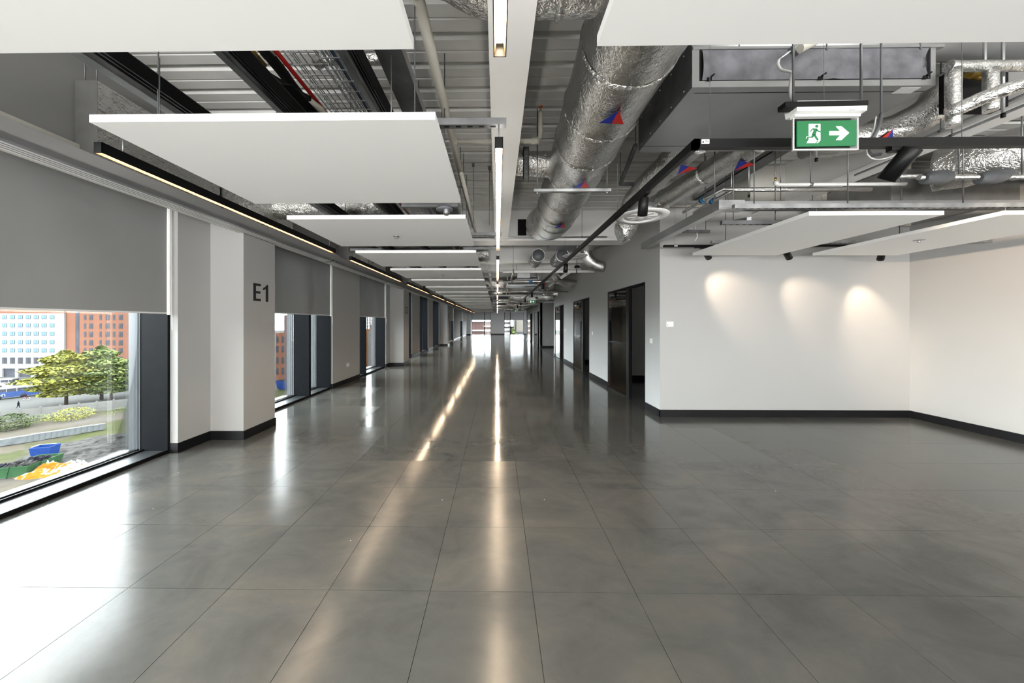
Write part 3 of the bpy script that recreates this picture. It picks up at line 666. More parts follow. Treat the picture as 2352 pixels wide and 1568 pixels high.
for k, y in enumerate((13.0, 16.0, 19.5)):
    ductrun('foil duct crossing high over the corridor panels, %s of three far ones' % ['first', 'middle', 'last'][k], [(-3.2, y, EYE + 1.7), (-1.2, y, EYE + 1.65), (.3, y, EYE + 1.6)], .2, 'foil_crumpled', wob=.02)

# beige drain pipe with branch and sprinkler riser
ZD = EYE + 1.95
pipe('drain_pipe', [(-.475, -1, ZD), (-.475, 6.6, ZD)], .038, 'plastic_cream', 'long cream sprinkler pipe right of the ceiling panels', clips=[(-.475, 1.9, ZD), (-.475, 4.6, ZD)], seg=18)
t = pipe('branch_pipe', [(-.475, 3.50, ZD), (.40, 3.50, ZD), (.455, 3.50, ZD + .03), (.465, 3.50, ZD + .09), (.465, 3.50, ZD + .30)], .026, 'plastic_cream', 'cream branch pipe with elbow and copper sprinkler, left of the large duct', seg=16)
for x in (-.47, .41): MB().tube([(x - .04, 3.5, ZD), (x + .04, 3.5, ZD)], .033, 16).build('socket', 'plastic_cream', t)
MB().tube([(.465, 3.5, ZD + .30), (.465, 3.5, ZD + .33)], .014, 10).build('nipple', 'galv', t); MB().disc_lathe((.465, 3.5, ZD + .365), [(0, 0), (.024, 0), (.024, .006), (0, .006)], 14).tube([(.465, 3.5, ZD + .33), (.465, 3.5, ZD + .37)], .006, 8).build('sprinkler_head', 'copper', t)
pipe('drain_pipe', [(-.44, 4.0, ZD - .12), (-.44, 6.6, ZD - .12)], .026, 'plastic_cream', 'second thinner cream pipe below the long sprinkler pipe', seg=14)
for k, (x, y) in enumerate([(-.66, 2.25), (-.36, 4.9), (-.12, 5.0)]):
    t = thing('drop_rod', 'thin deck rod %s' % ['by the cable tray', 'left of the pair by the cross beam', 'right of the pair by the cross beam'][k], 'rod', (x, y, DECK))
    MB().tube([(x, y, DECK), (x, y, DECK - (.35 if k == 0 else .9))], .004, 6).build('rod', 'galv_dark', t); B(x - .02, x + .02, y - .015, y + .015, DECK - .05, DECK - .005).build('fixing', 'galv_dark', t)

# ================================================================ LARGE FOIL DUCT
MD = [(.84, -1.5, EYE + 1.88), (.855, .5, EYE + 1.88), (.88, 2.0, EYE + 1.87), (.93, 4.0, EYE + 1.84), (.965, 5.4, EYE + 1.80), (.96, 5.9, EYE + 1.84), (.93, 6.3, EYE + 1.92), (.9, 6.6, EYE + 2.0)]
t = ductrun('large silver foil duct running along the ceiling right of the light line', MD, .325, 'foil', (.30, .385, .46, .54, .60, .67, .74, .80, .86, .92), wob=.007, seg=64)
def sticker(parent, c, n, up, size, m1, m2, name='flow_sticker', flip=1, hw=.62):
    "small two-colour triangle stuck on a duct; the tip points along up"
    c, n, up = Vector(c), Vector(n).normalized(), Vector(up); up = (up - n * up.dot(n)).normalized(); r = n.cross(up).normalized() * flip
    o = None
    for k, (sgn, m) in enumerate(((-1, m1), (1, m2))):
        a = c + up * size * .55; b_ = c - up * size * .45; d = b_ + r * size * hw * sgn
        pts = [a, b_, d]; mb = MB(); mb.v = [tuple(p + n * .004) for p in pts] + [tuple(p + n * .0055) for p in pts]; mb.f = [(0, 1, 2), (5, 4, 3), (0, 3, 4, 1), (1, 4, 5, 2), (2, 5, 3, 0)]
        mb.build(name, m, parent)
def on_duct(path, r, Y, px, py=None):
    "point of the duct surface that faces down-left towards the eye"
    for i in range(len(path) - 1):
        if path[i][1] <= Y <= path[i + 1][1]:
            f = (Y - path[i][1]) / (path[i + 1][1] - path[i][1]); c = Vector(path[i]).lerp(Vector(path[i + 1]), f); break
    d = Vector((math.sin(px), 0, -math.cos(px))); return c + d * (r + .02), d
for Y, ang in ((2.42, -.06), (3.55, .02), (4.95, .04)):
    p, n = on_duct(MD, .325, Y, ang); sticker(t, p, n, (0, -1, 0), .15, 'red_print', 'blue_print')
# strut and rods carrying it
t = thing('trapeze_hanger', 'strut and rods carrying the large foil duct', 'hanger', (.85, 3.66, EYE + 1.49))
B(.41, 1.27, 3.64, 3.68, EYE + 1.465, EYE + 1.495).build('strut_channel', 'galv', t)
for x in (.45, 1.23):
    MB().tube([(x, 3.66, EYE + 1.44), (x, 3.66, DECK)], .006, 6).build('drop_rod', 'galv_dark', t); MB().tube([(x, 3.66, EYE + 1.445), (x, 3.66, EYE + 1.465)], .012, 6).build('nut', 'galv', t)
# crossing branch near the eye
BR = [(.75, 1.78, EYE + 1.98), (.3, 1.82, EYE + 2.0), (-.05, 1.8, EYE + 2.0), (-.30, 1.62, EYE + 2.0), (-.42, 1.3, EYE + 2.0), (-.44, .6, EYE + 2.0), (-.44, -.5, EYE + 2.0)]
t = ductrun('foil branch duct curving left above the light line at the top edge', BR, .235, 'foil_crumpled', (.12, .30), wob=.012, seg=48)
p = Vector((.44, 1.80, EYE + 2.0)); n = Vector((0, -.75, -1)).normalized(); sticker(t, p + n * .25, n, (-1, -.1, -.05), .27, 'red_print', 'blue_print', hw=.38, flip=-1)
sticker(t, p + n * .246 + Vector((.02, -.06, 0)), n, (-1, -.1, -.05), .2, 'green_print', 'green_print', hw=.1)
t = ductrun('short foil branch leaving the large duct to the left by the cream pipe', [(.80, 3.95, EYE + 1.90), (.5, 3.93, EYE + 1.91), (.30, 3.92, EYE + 1.92), (.1, 3.92, EYE + 1.92)], .14, 'foil_crumpled', (.45,), wob=.01, seg=32)
t = thing('duct_bracket', 'dark steel channel strapped round the short foil branch', 'bracket', (.33, 3.86, EYE + 1.9))
MB().box(.30, .365, 3.74, 3.775, EYE + 1.66, EYE + 2.02).box(.30, .306, 3.74, 3.84, EYE + 1.66, EYE + 2.02).box(.359, .365, 3.74, 3.84, EYE + 1.66, EYE + 2.02).build('channel', 'galv_dark', t)
for z in (1.72, 1.78, 1.84, 1.9): B(.328, .337, 3.737, 3.74, EYE + z, EYE + z + .02).build('slot', 'galv', t)
t = thing('wall_opening', 'dark rectangular duct opening in the beam web, left of the duct end', 'opening', (.5, 6.9, EYE + 1.9))
B(.44, .62, 6.93, 6.96, EYE + 1.86, EYE + 2.2).build('opening_panel', 'black_matt', t)

# ================================================================ FAN COIL UNIT over the bay
FX0, FX1, FY0, FY1, FZ0, FZ1 = 1.41, 3.14, 2.37, 3.26, EYE + 1.70, EYE + 1.985
t = thing('fan_coil_unit', 'long grey fan coil unit with felt filter face, above the exit sign', 'air unit', ((FX0 + FX1) / 2, FY0, FZ0))
MB().box(FX0, FX1, FY0 + .02, FY1, FZ0, FZ1).build('casing', 'duct_grey', t)
B(FX0, FX0 - .003, FY0, FY1, FZ0, FZ1 + .06).build('side_plate', 'galv_dark', t)
MB().box(FX0, FX1, FY0, FY0 + .02, FZ0, FZ0 + .045).box(FX0, FX0 + .05, FY0, FY0 + .02, FZ0 + .045, FZ1).box(FX1 - .035, FX1, FY0, FY0 + .02, FZ0 + .045, FZ1).box(FX0, FX1 + .05, FY0 - .01, FY0 + .02, FZ1 - .018, FZ1).build('front_frame', 'duct_grey', t)
B(FX0 + .052, FX0 + .066, FY0 - .002, FY0 + .01, FZ0 + .05, FZ1 - .02).build('gasket', 'rubber', t)
mb = MB(); nx, nz = 40, 8; zA, zB = FZ0 + .048, FZ1 - .02
for i in range(nx + 1):
    for j in range(nz + 1):
        u, v = i / nx, j / nz; x = FX0 + .068 + (FX1 - .05 - FX0 - .068) * u; 
        if i == nx: x -= .05 * math.sin(PI * v)
        mb.v.append((x, FY0 - .004 - .016 * math.sin(PI * v) * (1 + .3 * noise.noise(Vector((x * 4, v * 2, 0)))) - (.012 * math.exp(-((x - 2.42) / .02) ** 2)), zA + (zB - zA) * v))
for i in range(nx):
    for j in range(nz): q = i * (nz + 1) + j; mb.f.append((q, q + nz + 1, q + nz + 2, q + 1))
mb.sm = True; mb.build('filter', 'filter_felt', t)
B(FX0 + .066, FX1 - .036, FY0 + .005, FY0 + .012, FZ0 + .045, FZ1 - .02).build('cavity', 'black_matt', t)
for x in (FX0 + .10, 2.30, FX1 - .1): MB().box(x, x + .032, FY0 - .012, FY0 + .01, FZ0 + .042, FZ0 + .062).tube([(x + .02, FY0 - .014, FZ0 + .062), (x + .045, FY0 - .02, FZ0 + .08)], .006, 6).build('filter_clip', 'rubber', t)
MB().box(FX1 - .22, FX1 - .08, FY0 + .02, FY0 + .08, FZ0 - .002, FZ0).build('rating_label', 'paper', t)
MB().box(FX0 + .05, FX1, FY0 + .058, FY0 + .062, FZ0 - .0015, FZ0).box(FX0, FX1, FY1 - .105, FY1 - .101, FZ0 - .0015, FZ0).build('seam', 'black_matt', t)
for i in range(5):
    y = FY0 + .1 + i * .18; MB().disc_lathe((FX0 - .003, y, FZ0 + .04), [(.0, .005), (.006, .004), (.006, 0)], 8, axis=(-1, 0, 0)).disc_lathe((FX0 - .003, y, FZ1 + .02), [(.0, .005), (.006, .004), (.006, 0)], 8, axis=(-1, 0, 0)).build('screw', 'galv', t)
for (x, y) in ((FX0 + .35, FY0 + .02), (FX0 + .95, FY0 - .01), (FX1 - .12, FY0 - .01), (FX1 - .12, FY1)): MB().tube([(x, y, FZ0 + (0 if y > FY0 else .25)), (x, y, DECK)], .005, 6).build('drop_rod', 'galv_dark', t)
t = thing('round_duct', 'plain grey round duct crossing above the fan coil unit', 'duct', (2.4, 2.6, EYE + 2.18))
MB().tube([(1.2, 2.60, EYE + 2.17), (4.4, 2.60, EYE + 2.17)], .10, 28).build('duct_body', 'duct_grey', t)
t = thing('conduit', 'white pipe end poking out under the top right panel', 'pipe', (2.15, 2.0, EYE + 1.95))
MB().tube([at(1950, 40, 2.2), at(1900, 78, 2.2), at(1836, 112, 2.2)], .03, 16).build('pipe_body', 'plastic_cream', t)
p = [at(1850, 80, 2.05), at(1822, 112, 2.05), at(1789, 137, 2.05)]
t = thing('flexible_cable', 'white flexible cable looping down to the exit sign', 'cable', p[0])
MB().tube(p, .008, 10).build('conduit_tube', 'galv', t)
MB().tube(resample([at(1789, 137, 2.05), at(1787, 148, 2.02), at(1794, 160, 2.0), at(1808, 164, 1.97), at(1818, 167, 1.95), at(1817, 180, 1.93), at(1815, 200, 1.9), at(1816, 218, 1.86), at(1821, 227, 1.84)], .012), .0075, 10).build('cable', 'plastic_white', t)
MB().bar(at(1814, 110, 2.04), at(1830, 128, 2.04), .03, .006).build('saddle', 'plastic_grey', t)
# foil ducts behind it
DA = [(2.02, 3.25, EYE + 1.83), (2.0, 3.8, EYE + 1.84), (2.0, 4.5, EYE + 1.83), (2.0, 4.85, EYE + 1.74), (2.0, 5.0, EYE + 1.55)]
t = ductrun('crumpled foil duct from the fan coil unit to the round diffuser', DA, .15, 'foil_crumpled', (.3,), wob=.02, seg=36)
sticker(t, (2.02 - .0, 3.55, EYE + 1.655), (-.1, -.1, -1), (-.2, 1, 0), .16, 'blue_print', 'red_print')
DB = [(2.60, 3.25, EYE + 1.82), (2.55, 4.0, EYE + 1.82), (2.46, 4.8, EYE + 1.82), (2.42, 5.48, EYE + 1.82)]
t = ductrun('straight foil duct from the fan coil unit to the front wall', DB, .135, 'foil', (.35, .7), wob=.008, seg=36)
sticker(t, (2.60, 3.5, EYE + 1.67), (-.1, -.1, -1), (-.2, 1, 0), .16, 'blue_print', 'red_print')
t = ductrun('foil elbow below and behind the round ceiling diffuser', [(2.0, 4.95, EYE + 1.62), (2.0, 5.05, EYE + 1.50), (1.96, 5.1, EYE + 1.42), (1.9, 5.1, EYE + 1.40)], .155, 'foil_crumpled', wob=.012, seg=32)
C = at(1474, 497, 3.8)
t = thing('round_diffuser', 'white round ceiling diffuser beside the black spotlight', 'diffuser', C)
MB().disc_lathe(C, [(.29, 0), (.288, -.006), (.205, -.012), (.195, -.004), (.195, .03)], 48).build('rim', 'plastic_white', t)
MB().disc_lathe(C, [(.0, -.002), (.17, -.002), (.185, .012), (.19, .028)], 48).build('core', 'plastic_white', t)
mb = MB()
for k in range(8):
    a = k * PI / 4 + .2; mb.bar(C + Vector((.04 * math.cos(a), .04 * math.sin(a), -.006)), C + Vector((.16 * math.cos(a + .3), .16 * math.sin(a + .3), -.006)), .05, .004)
mb.build('vane', 'plastic_white', t); MB().tube([C + Vector((0, 0, .01)), C + Vector((0, 0, .12))], .14, 32).build('neck', 'galv', t)

# ================================================================ EXIT SIGN
def exitsign(c, s, lab, detail=True, grp='green exit signs over the corridor'):
    "c: centre of the green plate; s: metres per drawing unit (the plate is 623 x 277 units)"
    t = thing('exit_sign', lab, 'exit sign', c, grp)
    def q(u, v, d=0): return (c[0] + (u - 1871.5) * s, c[1] + d, c[2] - (v - 1208.5) * s)
    def poly(pts, name, m, d0, d1, par=t):
        mb = MB(); mb.prism([(q(u, v)[0], q(u, v)[2]) for u, v in pts], 'y', c[1] + d0, c[1] + d1); return mb.build(name, m, par)
    plate = poly([(1560, 1075), (2183, 1070), (2183, 1340), (1560, 1347)], 'sign_plate', 'sign_green', -.003, .003)
    poly([(1680, 1108), (1802, 1108), (1802, 1285), (1775, 1312), (1657, 1312), (1680, 1272)], 'doorway', 'sign_white', -.0042, -.0032, plate)
    G = 'sign_green'; D0, D1 = -.0056, -.0044
    if detail:
        mb = MB()
        def pp(pts): mb.prism([(q(u, v)[0], q(u, v)[2]) for u, v in pts], 'y', c[1] + D0, c[1] + D1)
        pp([(1762 + 17 * math.cos(a * PI / 8), 1133 + 17 * math.sin(a * PI / 8)) for a in range(16)])
        pp([(1722, 1157), (1764, 1157), (1768, 1170), (1750, 1228), (1712, 1222), (1728, 1176)])
        pp([(1716, 1154), (1738, 1157), (1734, 1170), (1717, 1170), (1700, 1194), (1690, 1188)])
        pp([(1762, 1160), (1784, 1184), (1803, 1186), (1803, 1198), (1778, 1196), (1756, 1174)])
        pp([(1722, 1220), (1750, 1222), (1784, 1280), (1768, 1288), (1732, 1240)])
        pp([(1712, 1215), (1740, 1222), (1724, 1256), (1665, 1256), (1655, 1262), (1662, 1243), (1706, 1243)])
        pp([(1745, 1312), (1768, 1290), (1778, 1290), (1760, 1312)])
        mb.build('running_figure', G, plate)
        poly([(1646, 1262), (1658, 1240), (1682, 1240), (1682, 1245), (1663, 1245), (1655, 1262)], 'foot_outline', 'sign_white', D0, D1, plate)
    poly([(1897, 1185), (2010, 1185), (1965, 1135), (2025, 1135), (2105, 1205), (2025, 1280), (1965, 1280), (2010, 1230), (1897, 1230)], 'arrow', 'sign_white', -.0042, -.0032, plate)
    poly([(1523, 1045), (2210, 1040), (2210, 1366), (1523, 1380)], 'clear_plate', 'acrylic', .004, .010)
    mb = MB(); e = 9 * s
    x0, x1, z0, z1 = q(1523, 0)[0], q(2210, 0)[0], q(0, 1380)[2], q(0, 1040)[2]
    mb.box(x0, x0 + e, c[1] - .001, c[1] + .010, z0, z1).box(x1 - e, x1, c[1] - .001, c[1] + .010, z0, z1).box(x0 + e, x1 - e, c[1] - .001, c[1] + .010, z0, z0 + e).build('edge', 'plastic_white', t)
    mb = MB().box(x0, x1, c[1] - .012, c[1] + .02, q(0, 1036)[2], q(0, 1008)[2]); mb.build('rail', 'plastic_white', t)
    xa, xb = q(1508, 0)[0], q(2236, 0)[0]
    MB().prism([(c[1] - .03, q(0, 1000)[2]), (c[1] - .035, q(0, 897)[2]), (c[1] + .05, q(0, 897)[2]), (c[1] + .04, q(0, 1010)[2])], 'x', xa, xb).build('housing', 'plastic_white', t)
    if detail:
        B(q(2050, 0)[0], q(2110, 0)[0], c[1] - .032, c[1] - .028, q(0, 998)[2], q(0, 990)[2]).build('maker_plate', 'galv', t)
    if not detail:
        for u in (1600, 2140): MB().tube([q(u, 897), (q(u, 0)[0], c[1], DECK)], .006, 6).build('drop_rod', 'galv_dark', t)
    return t
C = at(1897.8, 307, 1.84)
t = exitsign(C, .325 / 623 * 1.0 * (1.84 / 1.84) * (132.4 / 748 * 1.84 / .325), 'large green exit sign with running figure and right arrow, in front of the black track')
a, b_ = at(1806, 240, 1.80), at(1997, 234, 1.80)
strut(t, a + Vector((0, .03, .005)), b_ + Vector((0, .03, .0)), wd=.05, h=.028, mat='black_metal', slots=False)
for x in (1822, 1978): p = at(x, 236, 1.83); MB().tube([p, (p.x, p.y, DECK)], .006, 8).build('drop_rod', 'galv_dark', t)
C = at(1222, 692.5, 13.7); exitsign(C, .26 / 623, 'small green exit sign farther down, above the recess wall', False)
C = at(1186, 714, 25.0); exitsign(C, .27 / 623, 'tiny green exit sign at the far end of the corridor', False)

# ================================================================ LIGHTING TRACKS AND SPOTS
TZ = EYE + 1.095
t = thing('lighting_track', 'long black lighting track with a corner, running to the far end', 'track', (1.25, 2.07, TZ))
B(1.232, 1.268, 2.05, 31, TZ, TZ + .055).build('long_run', 'black_metal', t); B(1.232, 4.6, 2.05, 2.086, TZ, TZ + .055).build('cross_run', 'black_metal', t)
for x in (1612, 1862): p = at(x, 344, 2.045); o = B(p.x, p.x + .048, 2.046, 2.05, TZ + .022, TZ + .048).build('maker_label', 'paper', t); MB().box(p.x + .004, p.x + .014, 2.045, 2.046, TZ + .026, TZ + .036).box(p.x + .02, p.x + .044, 2.045, 2.046, TZ + .032, TZ + .035).box(p.x + .02, p.x + .040, 2.045, 2.046, TZ + .038, TZ + .041).build('print', 'print_black', o)
for (x, y) in ((1.34, 2.068), (1.25, 3.4), (2.05, 2.068), (2.9, 2.068), (1.25, 6), (1.25, 9), (1.25, 12)): MB().tube([(x, y, TZ + .055), (x, y, DECK)], .0015, 5).build('suspension_wire', 'galv_dark', t)
T2 = EYE + 1.145; Y2 = 4.98
t = thing('lighting_track', 'black lighting track near the front wall, above the wall spots', 'track', (4.6, Y2, T2))
B(2.53, 6.6, Y2 - .018, Y2 + .018, T2, T2 + .034).build('track_body', 'black_metal', t); B(3.0, 3.25, Y2 - .02, Y2 + .02, T2 - .012, T2).build('feed_box', 'black_metal', t); B(2.68, 2.73, Y2 - .0205, Y2 - .018, T2 + .01, T2 + .025).build('maker_label', 'paper', t)
for x in (2.7, 4.9, 6.1): MB().tube([(x, Y2, T2 + .034), (x, Y2, DECK)], .0015, 5).build('suspension_wire', 'galv_dark', t)
def spot(top, aim, lab, L=.17, r=.042, power=0, grp=None, along=(0, 1, 0), cone=56, drop=.07, blend=.8):
    top = Vector(top); t = thing('spotlight', lab, 'spotlight', top, grp)
    al = Vector(along); MB().bar(top - al * .09 + Vector((0, 0, -.012)), top + al * .09 + Vector((0, 0, -.012)), .034, .024).build('adapter', 'black_metal', t)
    j = top + Vector((0, 0, -.024 - drop)); MB().tube([top + Vector((0, 0, -.024)), j], .011, 12).build('stem', 'black_metal', t)
    d = (Vector(aim) - j).normalized(); a = j - d * L * .35; b_ = j + d * L * .65
    MB().disc_lathe(a, [(0, 0), (r * .92, 0), (r, .006), (r, L), (r * .86, L), (r * .82, L - .02), (0, L - .02)], 28, axis=d).build('lamp_head', 'black_metal', t)
    MB().disc_lathe(b_ - d * .019, [(0, .001), (r * .7, .001)], 20, axis=d).build('lens', 'lens_warm', t)
    if power:
        l = bpy.data.lights.new('spot', 'SPOT'); l.energy = power; l.color = (1, .78, .58); l.spot_size = math.radians(cone); l.spot_blend = blend; l.shadow_soft_size = .03
        o = bpy.data.objects.new('spot_beam', l); COL.objects.link(o); o.parent = t; o.location = b_ + d * .005 - wloc(t); o.rotation_euler = d.to_track_quat('-Z', 'Y').to_euler()
    return t
spot((3.17, Y2, T2), (3.95, YW, 2.0), 'black spotlight peeping under the left bay panel', power=15, along=(1, 0, 0), grp='wall spots')
spot((4.38, Y2, T2), (5.35, YW, 1.75), 'black spotlight between the two bay panels, tilted right', power=14, along=(1, 0, 0), grp='wall spots')
spot((5.80, Y2, T2), (6.15, YW, 1.65), 'black spotlight peeping under the right bay panel', power=15, along=(1, 0, 0), grp='wall spots')
p = at(2075, 352, 2.068); spot((p.x, 2.068, TZ), (p.x - .45, 3.2, 1.0), 'big black spotlight on the cross track, right of the exit sign', L=.19, r=.048, power=15, along=(1, 0, 0), cone=50, drop=.05)
for (x, aim) in ((3.6, (XR, 4.0, 1.7)), (4.3, (XR, 2.2, 1.7))): spot((x, 2.068, TZ), aim, 'black cross track spotlight outside the photo, %s the other one' % ('left of' if x < 4 else 'right of'), power=125, along=(1, 0, 0), cone=62, grp='spots lighting the right wall')
for k, y in enumerate((2.80, 5.95, 8.9, 11.7, 14.6, 17.2, 20.0, 23.0)):
    spot((1.25, y, TZ), (1.0 if k else 1.1, y - .28 if k else y + .2, 0), 'black spotlight on the long track, %s' % (ORD[k] if k else 'nearest, in front of the white round diffuser'), power=6, cone=60, drop=.055, L=.15, r=.04, grp='spots along the corridor track')

# ================================================================ OTHER SERVICES OF THE RIGHT BAY
def rodset(t, xs, y, z): 
    for x in xs: MB().tube([(x, y, z), (x, y, DECK)], .005, 6).build('drop_rod', 'galv_dark', t)
t = thing('support_rail', 'grey strut rail carrying the two bay panels at their near edge', 'rail', (4.6, 3.2, EYE + 1.13)); strut(t, (2.30, 3.2, EYE + 1.13), (6.84, 3.2, EYE + 1.13), mat='galv'); rodset(t, (2.5, 3.4, 4.5, 5.6), 3.2, EYE + 1.15)
t = thing('support_rail', 'grey strut rail carrying the bay panels at their far edge', 'rail', (4.6, 4.6, EYE + 1.13)); strut(t, (3.0, 4.6, EYE + 1.13), (6.84, 4.6, EYE + 1.13), mat='galv'); rodset(t, (3.2, 4.4, 5.6), 4.6, EYE + 1.15)
t = thing('support_rail', 'short dark strut left of the bay panels', 'rail', (2.7, 3.6, EYE + 1.09)); strut(t, (2.42, 3.55, EYE + 1.08), (3.6, 3.55, EYE + 1.08)); strut(t, (2.72, 3.55, EYE + 1.12), (2.98, 4.2, EYE + 1.28), slots=False); rodset(t, (2.55, 3.0), 3.55, EYE + 1.1)
t = thing('cable_trunking', 'grey box trunking running back beside the bay panels', 'trunking', (2.5, 3.8, EYE + 1.22))
B(2.33, 2.43, 3.55, 5.3, EYE + 1.19, EYE + 1.29).build('trunking_body', 'duct_grey', t); B(2.33, 2.60, 3.45, 3.55, EYE + 1.19, EYE + 1.29).build('corner_box', 'galv', t); B(2.60, 6.8, 3.46, 3.54, EYE + 1.20, EYE + 1.28).build('cross_body', 'duct_grey', t); rodset(t, (2.38, 3.1, 4.4), 3.6, EYE + 1.29)
t = thing('strut_bracket', 'short dark strut with white bottle-shaped junction box by the front wall', 'bracket', (2.75, 4.9, EYE + 1.35))
strut(t, (2.68, 4.72, EYE + 1.31), (3.05, 4.72, EYE + 1.31), slots=False); MB().disc_lathe((2.76, 4.72, EYE + 1.335), [(.03, 0), (.03, .06), (.018, .10), (.01, .13), (0, .13)], 16).build('junction_box', 'plastic_white', t)
MB().tube(resample([(2.78, 4.72, EYE + 1.46), (2.84, 4.72, EYE + 1.42), (2.86, 4.72, EYE + 1.33), (2.88, 4.72, EYE + 1.24), (2.86, 4.75, EYE + 1.18)], .03), .005, 8).build('cable', 'plastic_white', t); rodset(t, (2.72, 3.0), 4.72, EYE + 1.33)
# white plastic pipe with valve
a, b_ = at(1785, 424, 3.3), at(2080, 430, 3.3); a.y = b_.y = 3.3; b_.z = a.z
t = pipe('condensate_pipe', [(a.x, 3.3, a.z), (b_.x, 3.3, a.z)], .017, 'plastic_white', 'white plastic pipe behind the track, left of the valve jackets', clips=[(a.x + .33, 3.3, a.z)])
MB().tube([(a.x + .01, 3.3, a.z), (a.x - .012, 3.3, a.z + .012), (a.x - .016, 3.3, a.z + .035)], .021, 12).build('elbow', 'plastic_white', t); MB().tube([(a.x - .016, 3.3, a.z + .035), (a.x - .016, 3.3, a.z + .07)], .010, 10).build('valve', 'brass', t)
# foil pipes with blue valves
for k, (px, py) in enumerate(((1615, 459), (1639, 461))):
    v = at(px, py, 4.4); e = at(px + 45, py - 24, 4.0); f = at(2000, py - 24 + (0 if k == 0 else 6), 4.0)
    t = pipe('foil_pipe', [at(px - 45, py + 28, 4.9), tuple(v), tuple(e), (f.x, f.y, e.z)], .022, 'foil', 'thin foil pipe with blue valve, %s of the pair' % ['left', 'right'][k], cat='pipe')
    d = (v - e).normalized(); MB().tube([v - d * .05, v + d * .05], .034, 14).build('valve_body', 'galv_dark', t); MB().tube([v - d * .02, v + d * .02], .042, 14).build('valve_ring', 'valve_blue', t)
    MB().tube([(v.x + .02, v.y, v.z), (v.x + .02, v.y, DECK)], .005, 6).build('drop_rod', 'galv_dark', t)
# pipes with grey valve jackets
ZV = EYE + 1.36
for k, (z, y) in enumerate(((ZV + .10, 3.3), (ZV, 3.1))):
    t = pipe('foil_pipe', [(3.95, y, z), (6.82, y, z)], .022, 'foil', 'silver pipe with grey valve jackets, %s of the two' % ['upper', 'lower'][k])
    for x in ((5.0, 5.9) if k == 0 else (4.12, 4.62)):
        P_ = resample([(x - .13, y, z - .015), (x, y, z), (x + .13, y, z + .005)], .02)
        MB().tube(P_, [.035 + .030 * math.sin(PI * i / (len(P_) - 1)) ** .6 for i in range(len(P_))], 20, wob=.012, wsc=12).build('valve_jacket', 'plastic_grey', t)
    MB().tube([(4.6 + k * .3, y, z), (4.6 + k * .3, y, DECK)], .006, 6).build('drop_rod', 'galv_dark', t)
# long conduits and pipes over the bay
for k, (x, z) in enumerate(((4.02, EYE + 1.74), (4.12, EYE + 1.70))):
    t = pipe('conduit', [(x, -1, z), (x, 3.0 + .4 * k, z), (x, 3.4 + .4 * k, z)], .011, 'galv', 'thin galvanised conduit over the bay, %s of the pair' % ['left', 'right'][k], clips=[(x, 1.55, z), (x, 3.0, z)])
t = thing('foil_pipe_loop', 'square loop of foil wrapped pipe at the upper right', 'pipe', at(2190, 200, 2.1))
pts = [at(2190, 275, 2.3), at(2190, 160, 2.3), at(2345, 155, 2.3)]
MB().tube(resample([at(2190, 290, 2.3), at(2190, 225, 2.3), at(2190, 160, 2.3)], .05), .037, 20, wob=.005, wsc=6).build('upright', 'foil', t)
MB().tube(resample([at(2178, 152, 2.3), at(2290, 152, 2.3), at(2400, 150, 2.3)], .05), .034, 20, wob=.005, wsc=6).build('top_run', 'foil', t)
MB().tube(resample([at(2276, 160, 2.3), at(2276, 200, 2.3), at(2276, 255, 2.3)], .05), .036, 20, wob=.005, wsc=6).build('inner_upright', 'foil', t)
MB().tube(resample([at(2175, 262, 2.3), at(2260, 225, 2.2), at(2352, 190, 2.1), at(2450, 150, 2.0)], .05), .042, 20, wob=.008, wsc=6).build('lower_run', 'foil_crumpled', t)
MB().tube([at(2230, 165, 2.5), at(2260, 172, 2.5)], .04, 12).build('valve_cluster', 'brass', t)
B(*sum([[a_, b__] for a_, b__ in zip(at(2196, 245, 2.6), at(2272, 176, 2.7))], [])).build('backing_board', 'black_matt', t)
t = ductrun('foil duct leaving the fan coil unit to the right, behind the exit sign', [(3.2, 3.42, EYE + 1.85), (3.5, 3.35, EYE + 1.85), (3.85, 3.22, EYE + 1.88), (4.02, 3.05, EYE + 1.98), (4.05, 2.95, EYE + 2.2)], .14, 'foil', (.25,), wob=.01, seg=36)
sticker(t, (3.72, 3.155, EYE + 1.765), (0, -.8, -.6), (0, .5, 1), .13, 'blue_print', 'red_print', hw=.8)
t = ductrun('large foil duct over the right wall side of the bay', [(5.3, 4.0, EYE + 1.85), (5.6, 3.5, EYE + 1.8), (6.1, 3.3, EYE + 1.78), (6.8, 3.25, EYE + 1.78)], .26, 'foil_crumpled', (.4,), wob=.02, seg=40)
t = foilbox('foil_plenum', 5.0, 6.6, 4.2, 5.3, EYE + 1.55, EYE + 1.95, lab='foil wrapped box deep over the bay by the right wall')
t = thing('flexible_conduit', 'grey flexible conduit looping behind the track right of the exit sign', 'conduit', at(2010, 300, 2.2))
MB().tube(resample([at(2024, 262, 2.3), at(2018, 290, 2.25), at(2004, 320, 2.2), at(1995, 340, 2.2), at(1999, 355, 2.2), at(2022, 354, 2.2)], .02), .011, 12).build('conduit_tube', 'plastic_grey', t); p = at(2024, 262, 2.3); MB().tube([p, (p.x, p.y, DECK)], .006, 8).build('rising_tube', 'plastic_grey', t)
MB().tube(resample([at(2012, 268, 2.3), at(2006, 300, 2.25), at(1992, 335, 2.2), at(1993, 355, 2.2), at(2010, 366, 2.2), at(2040, 362, 2.2), at(2070, 350, 2.2)], .02), .004, 8).build('cable', 'plastic_white', t)
t = thing('drain_pipe', 'cream vertical pipe between the two bay panels', 'pipe', at(2084, 500, 4.2)); p = at(2084, 440, 4.3)
MB().tube([(p.x, p.y, EYE + 1.25), (p.x, p.y, DECK)], .032, 18).build('pipe_body', 'plastic_cream', t)
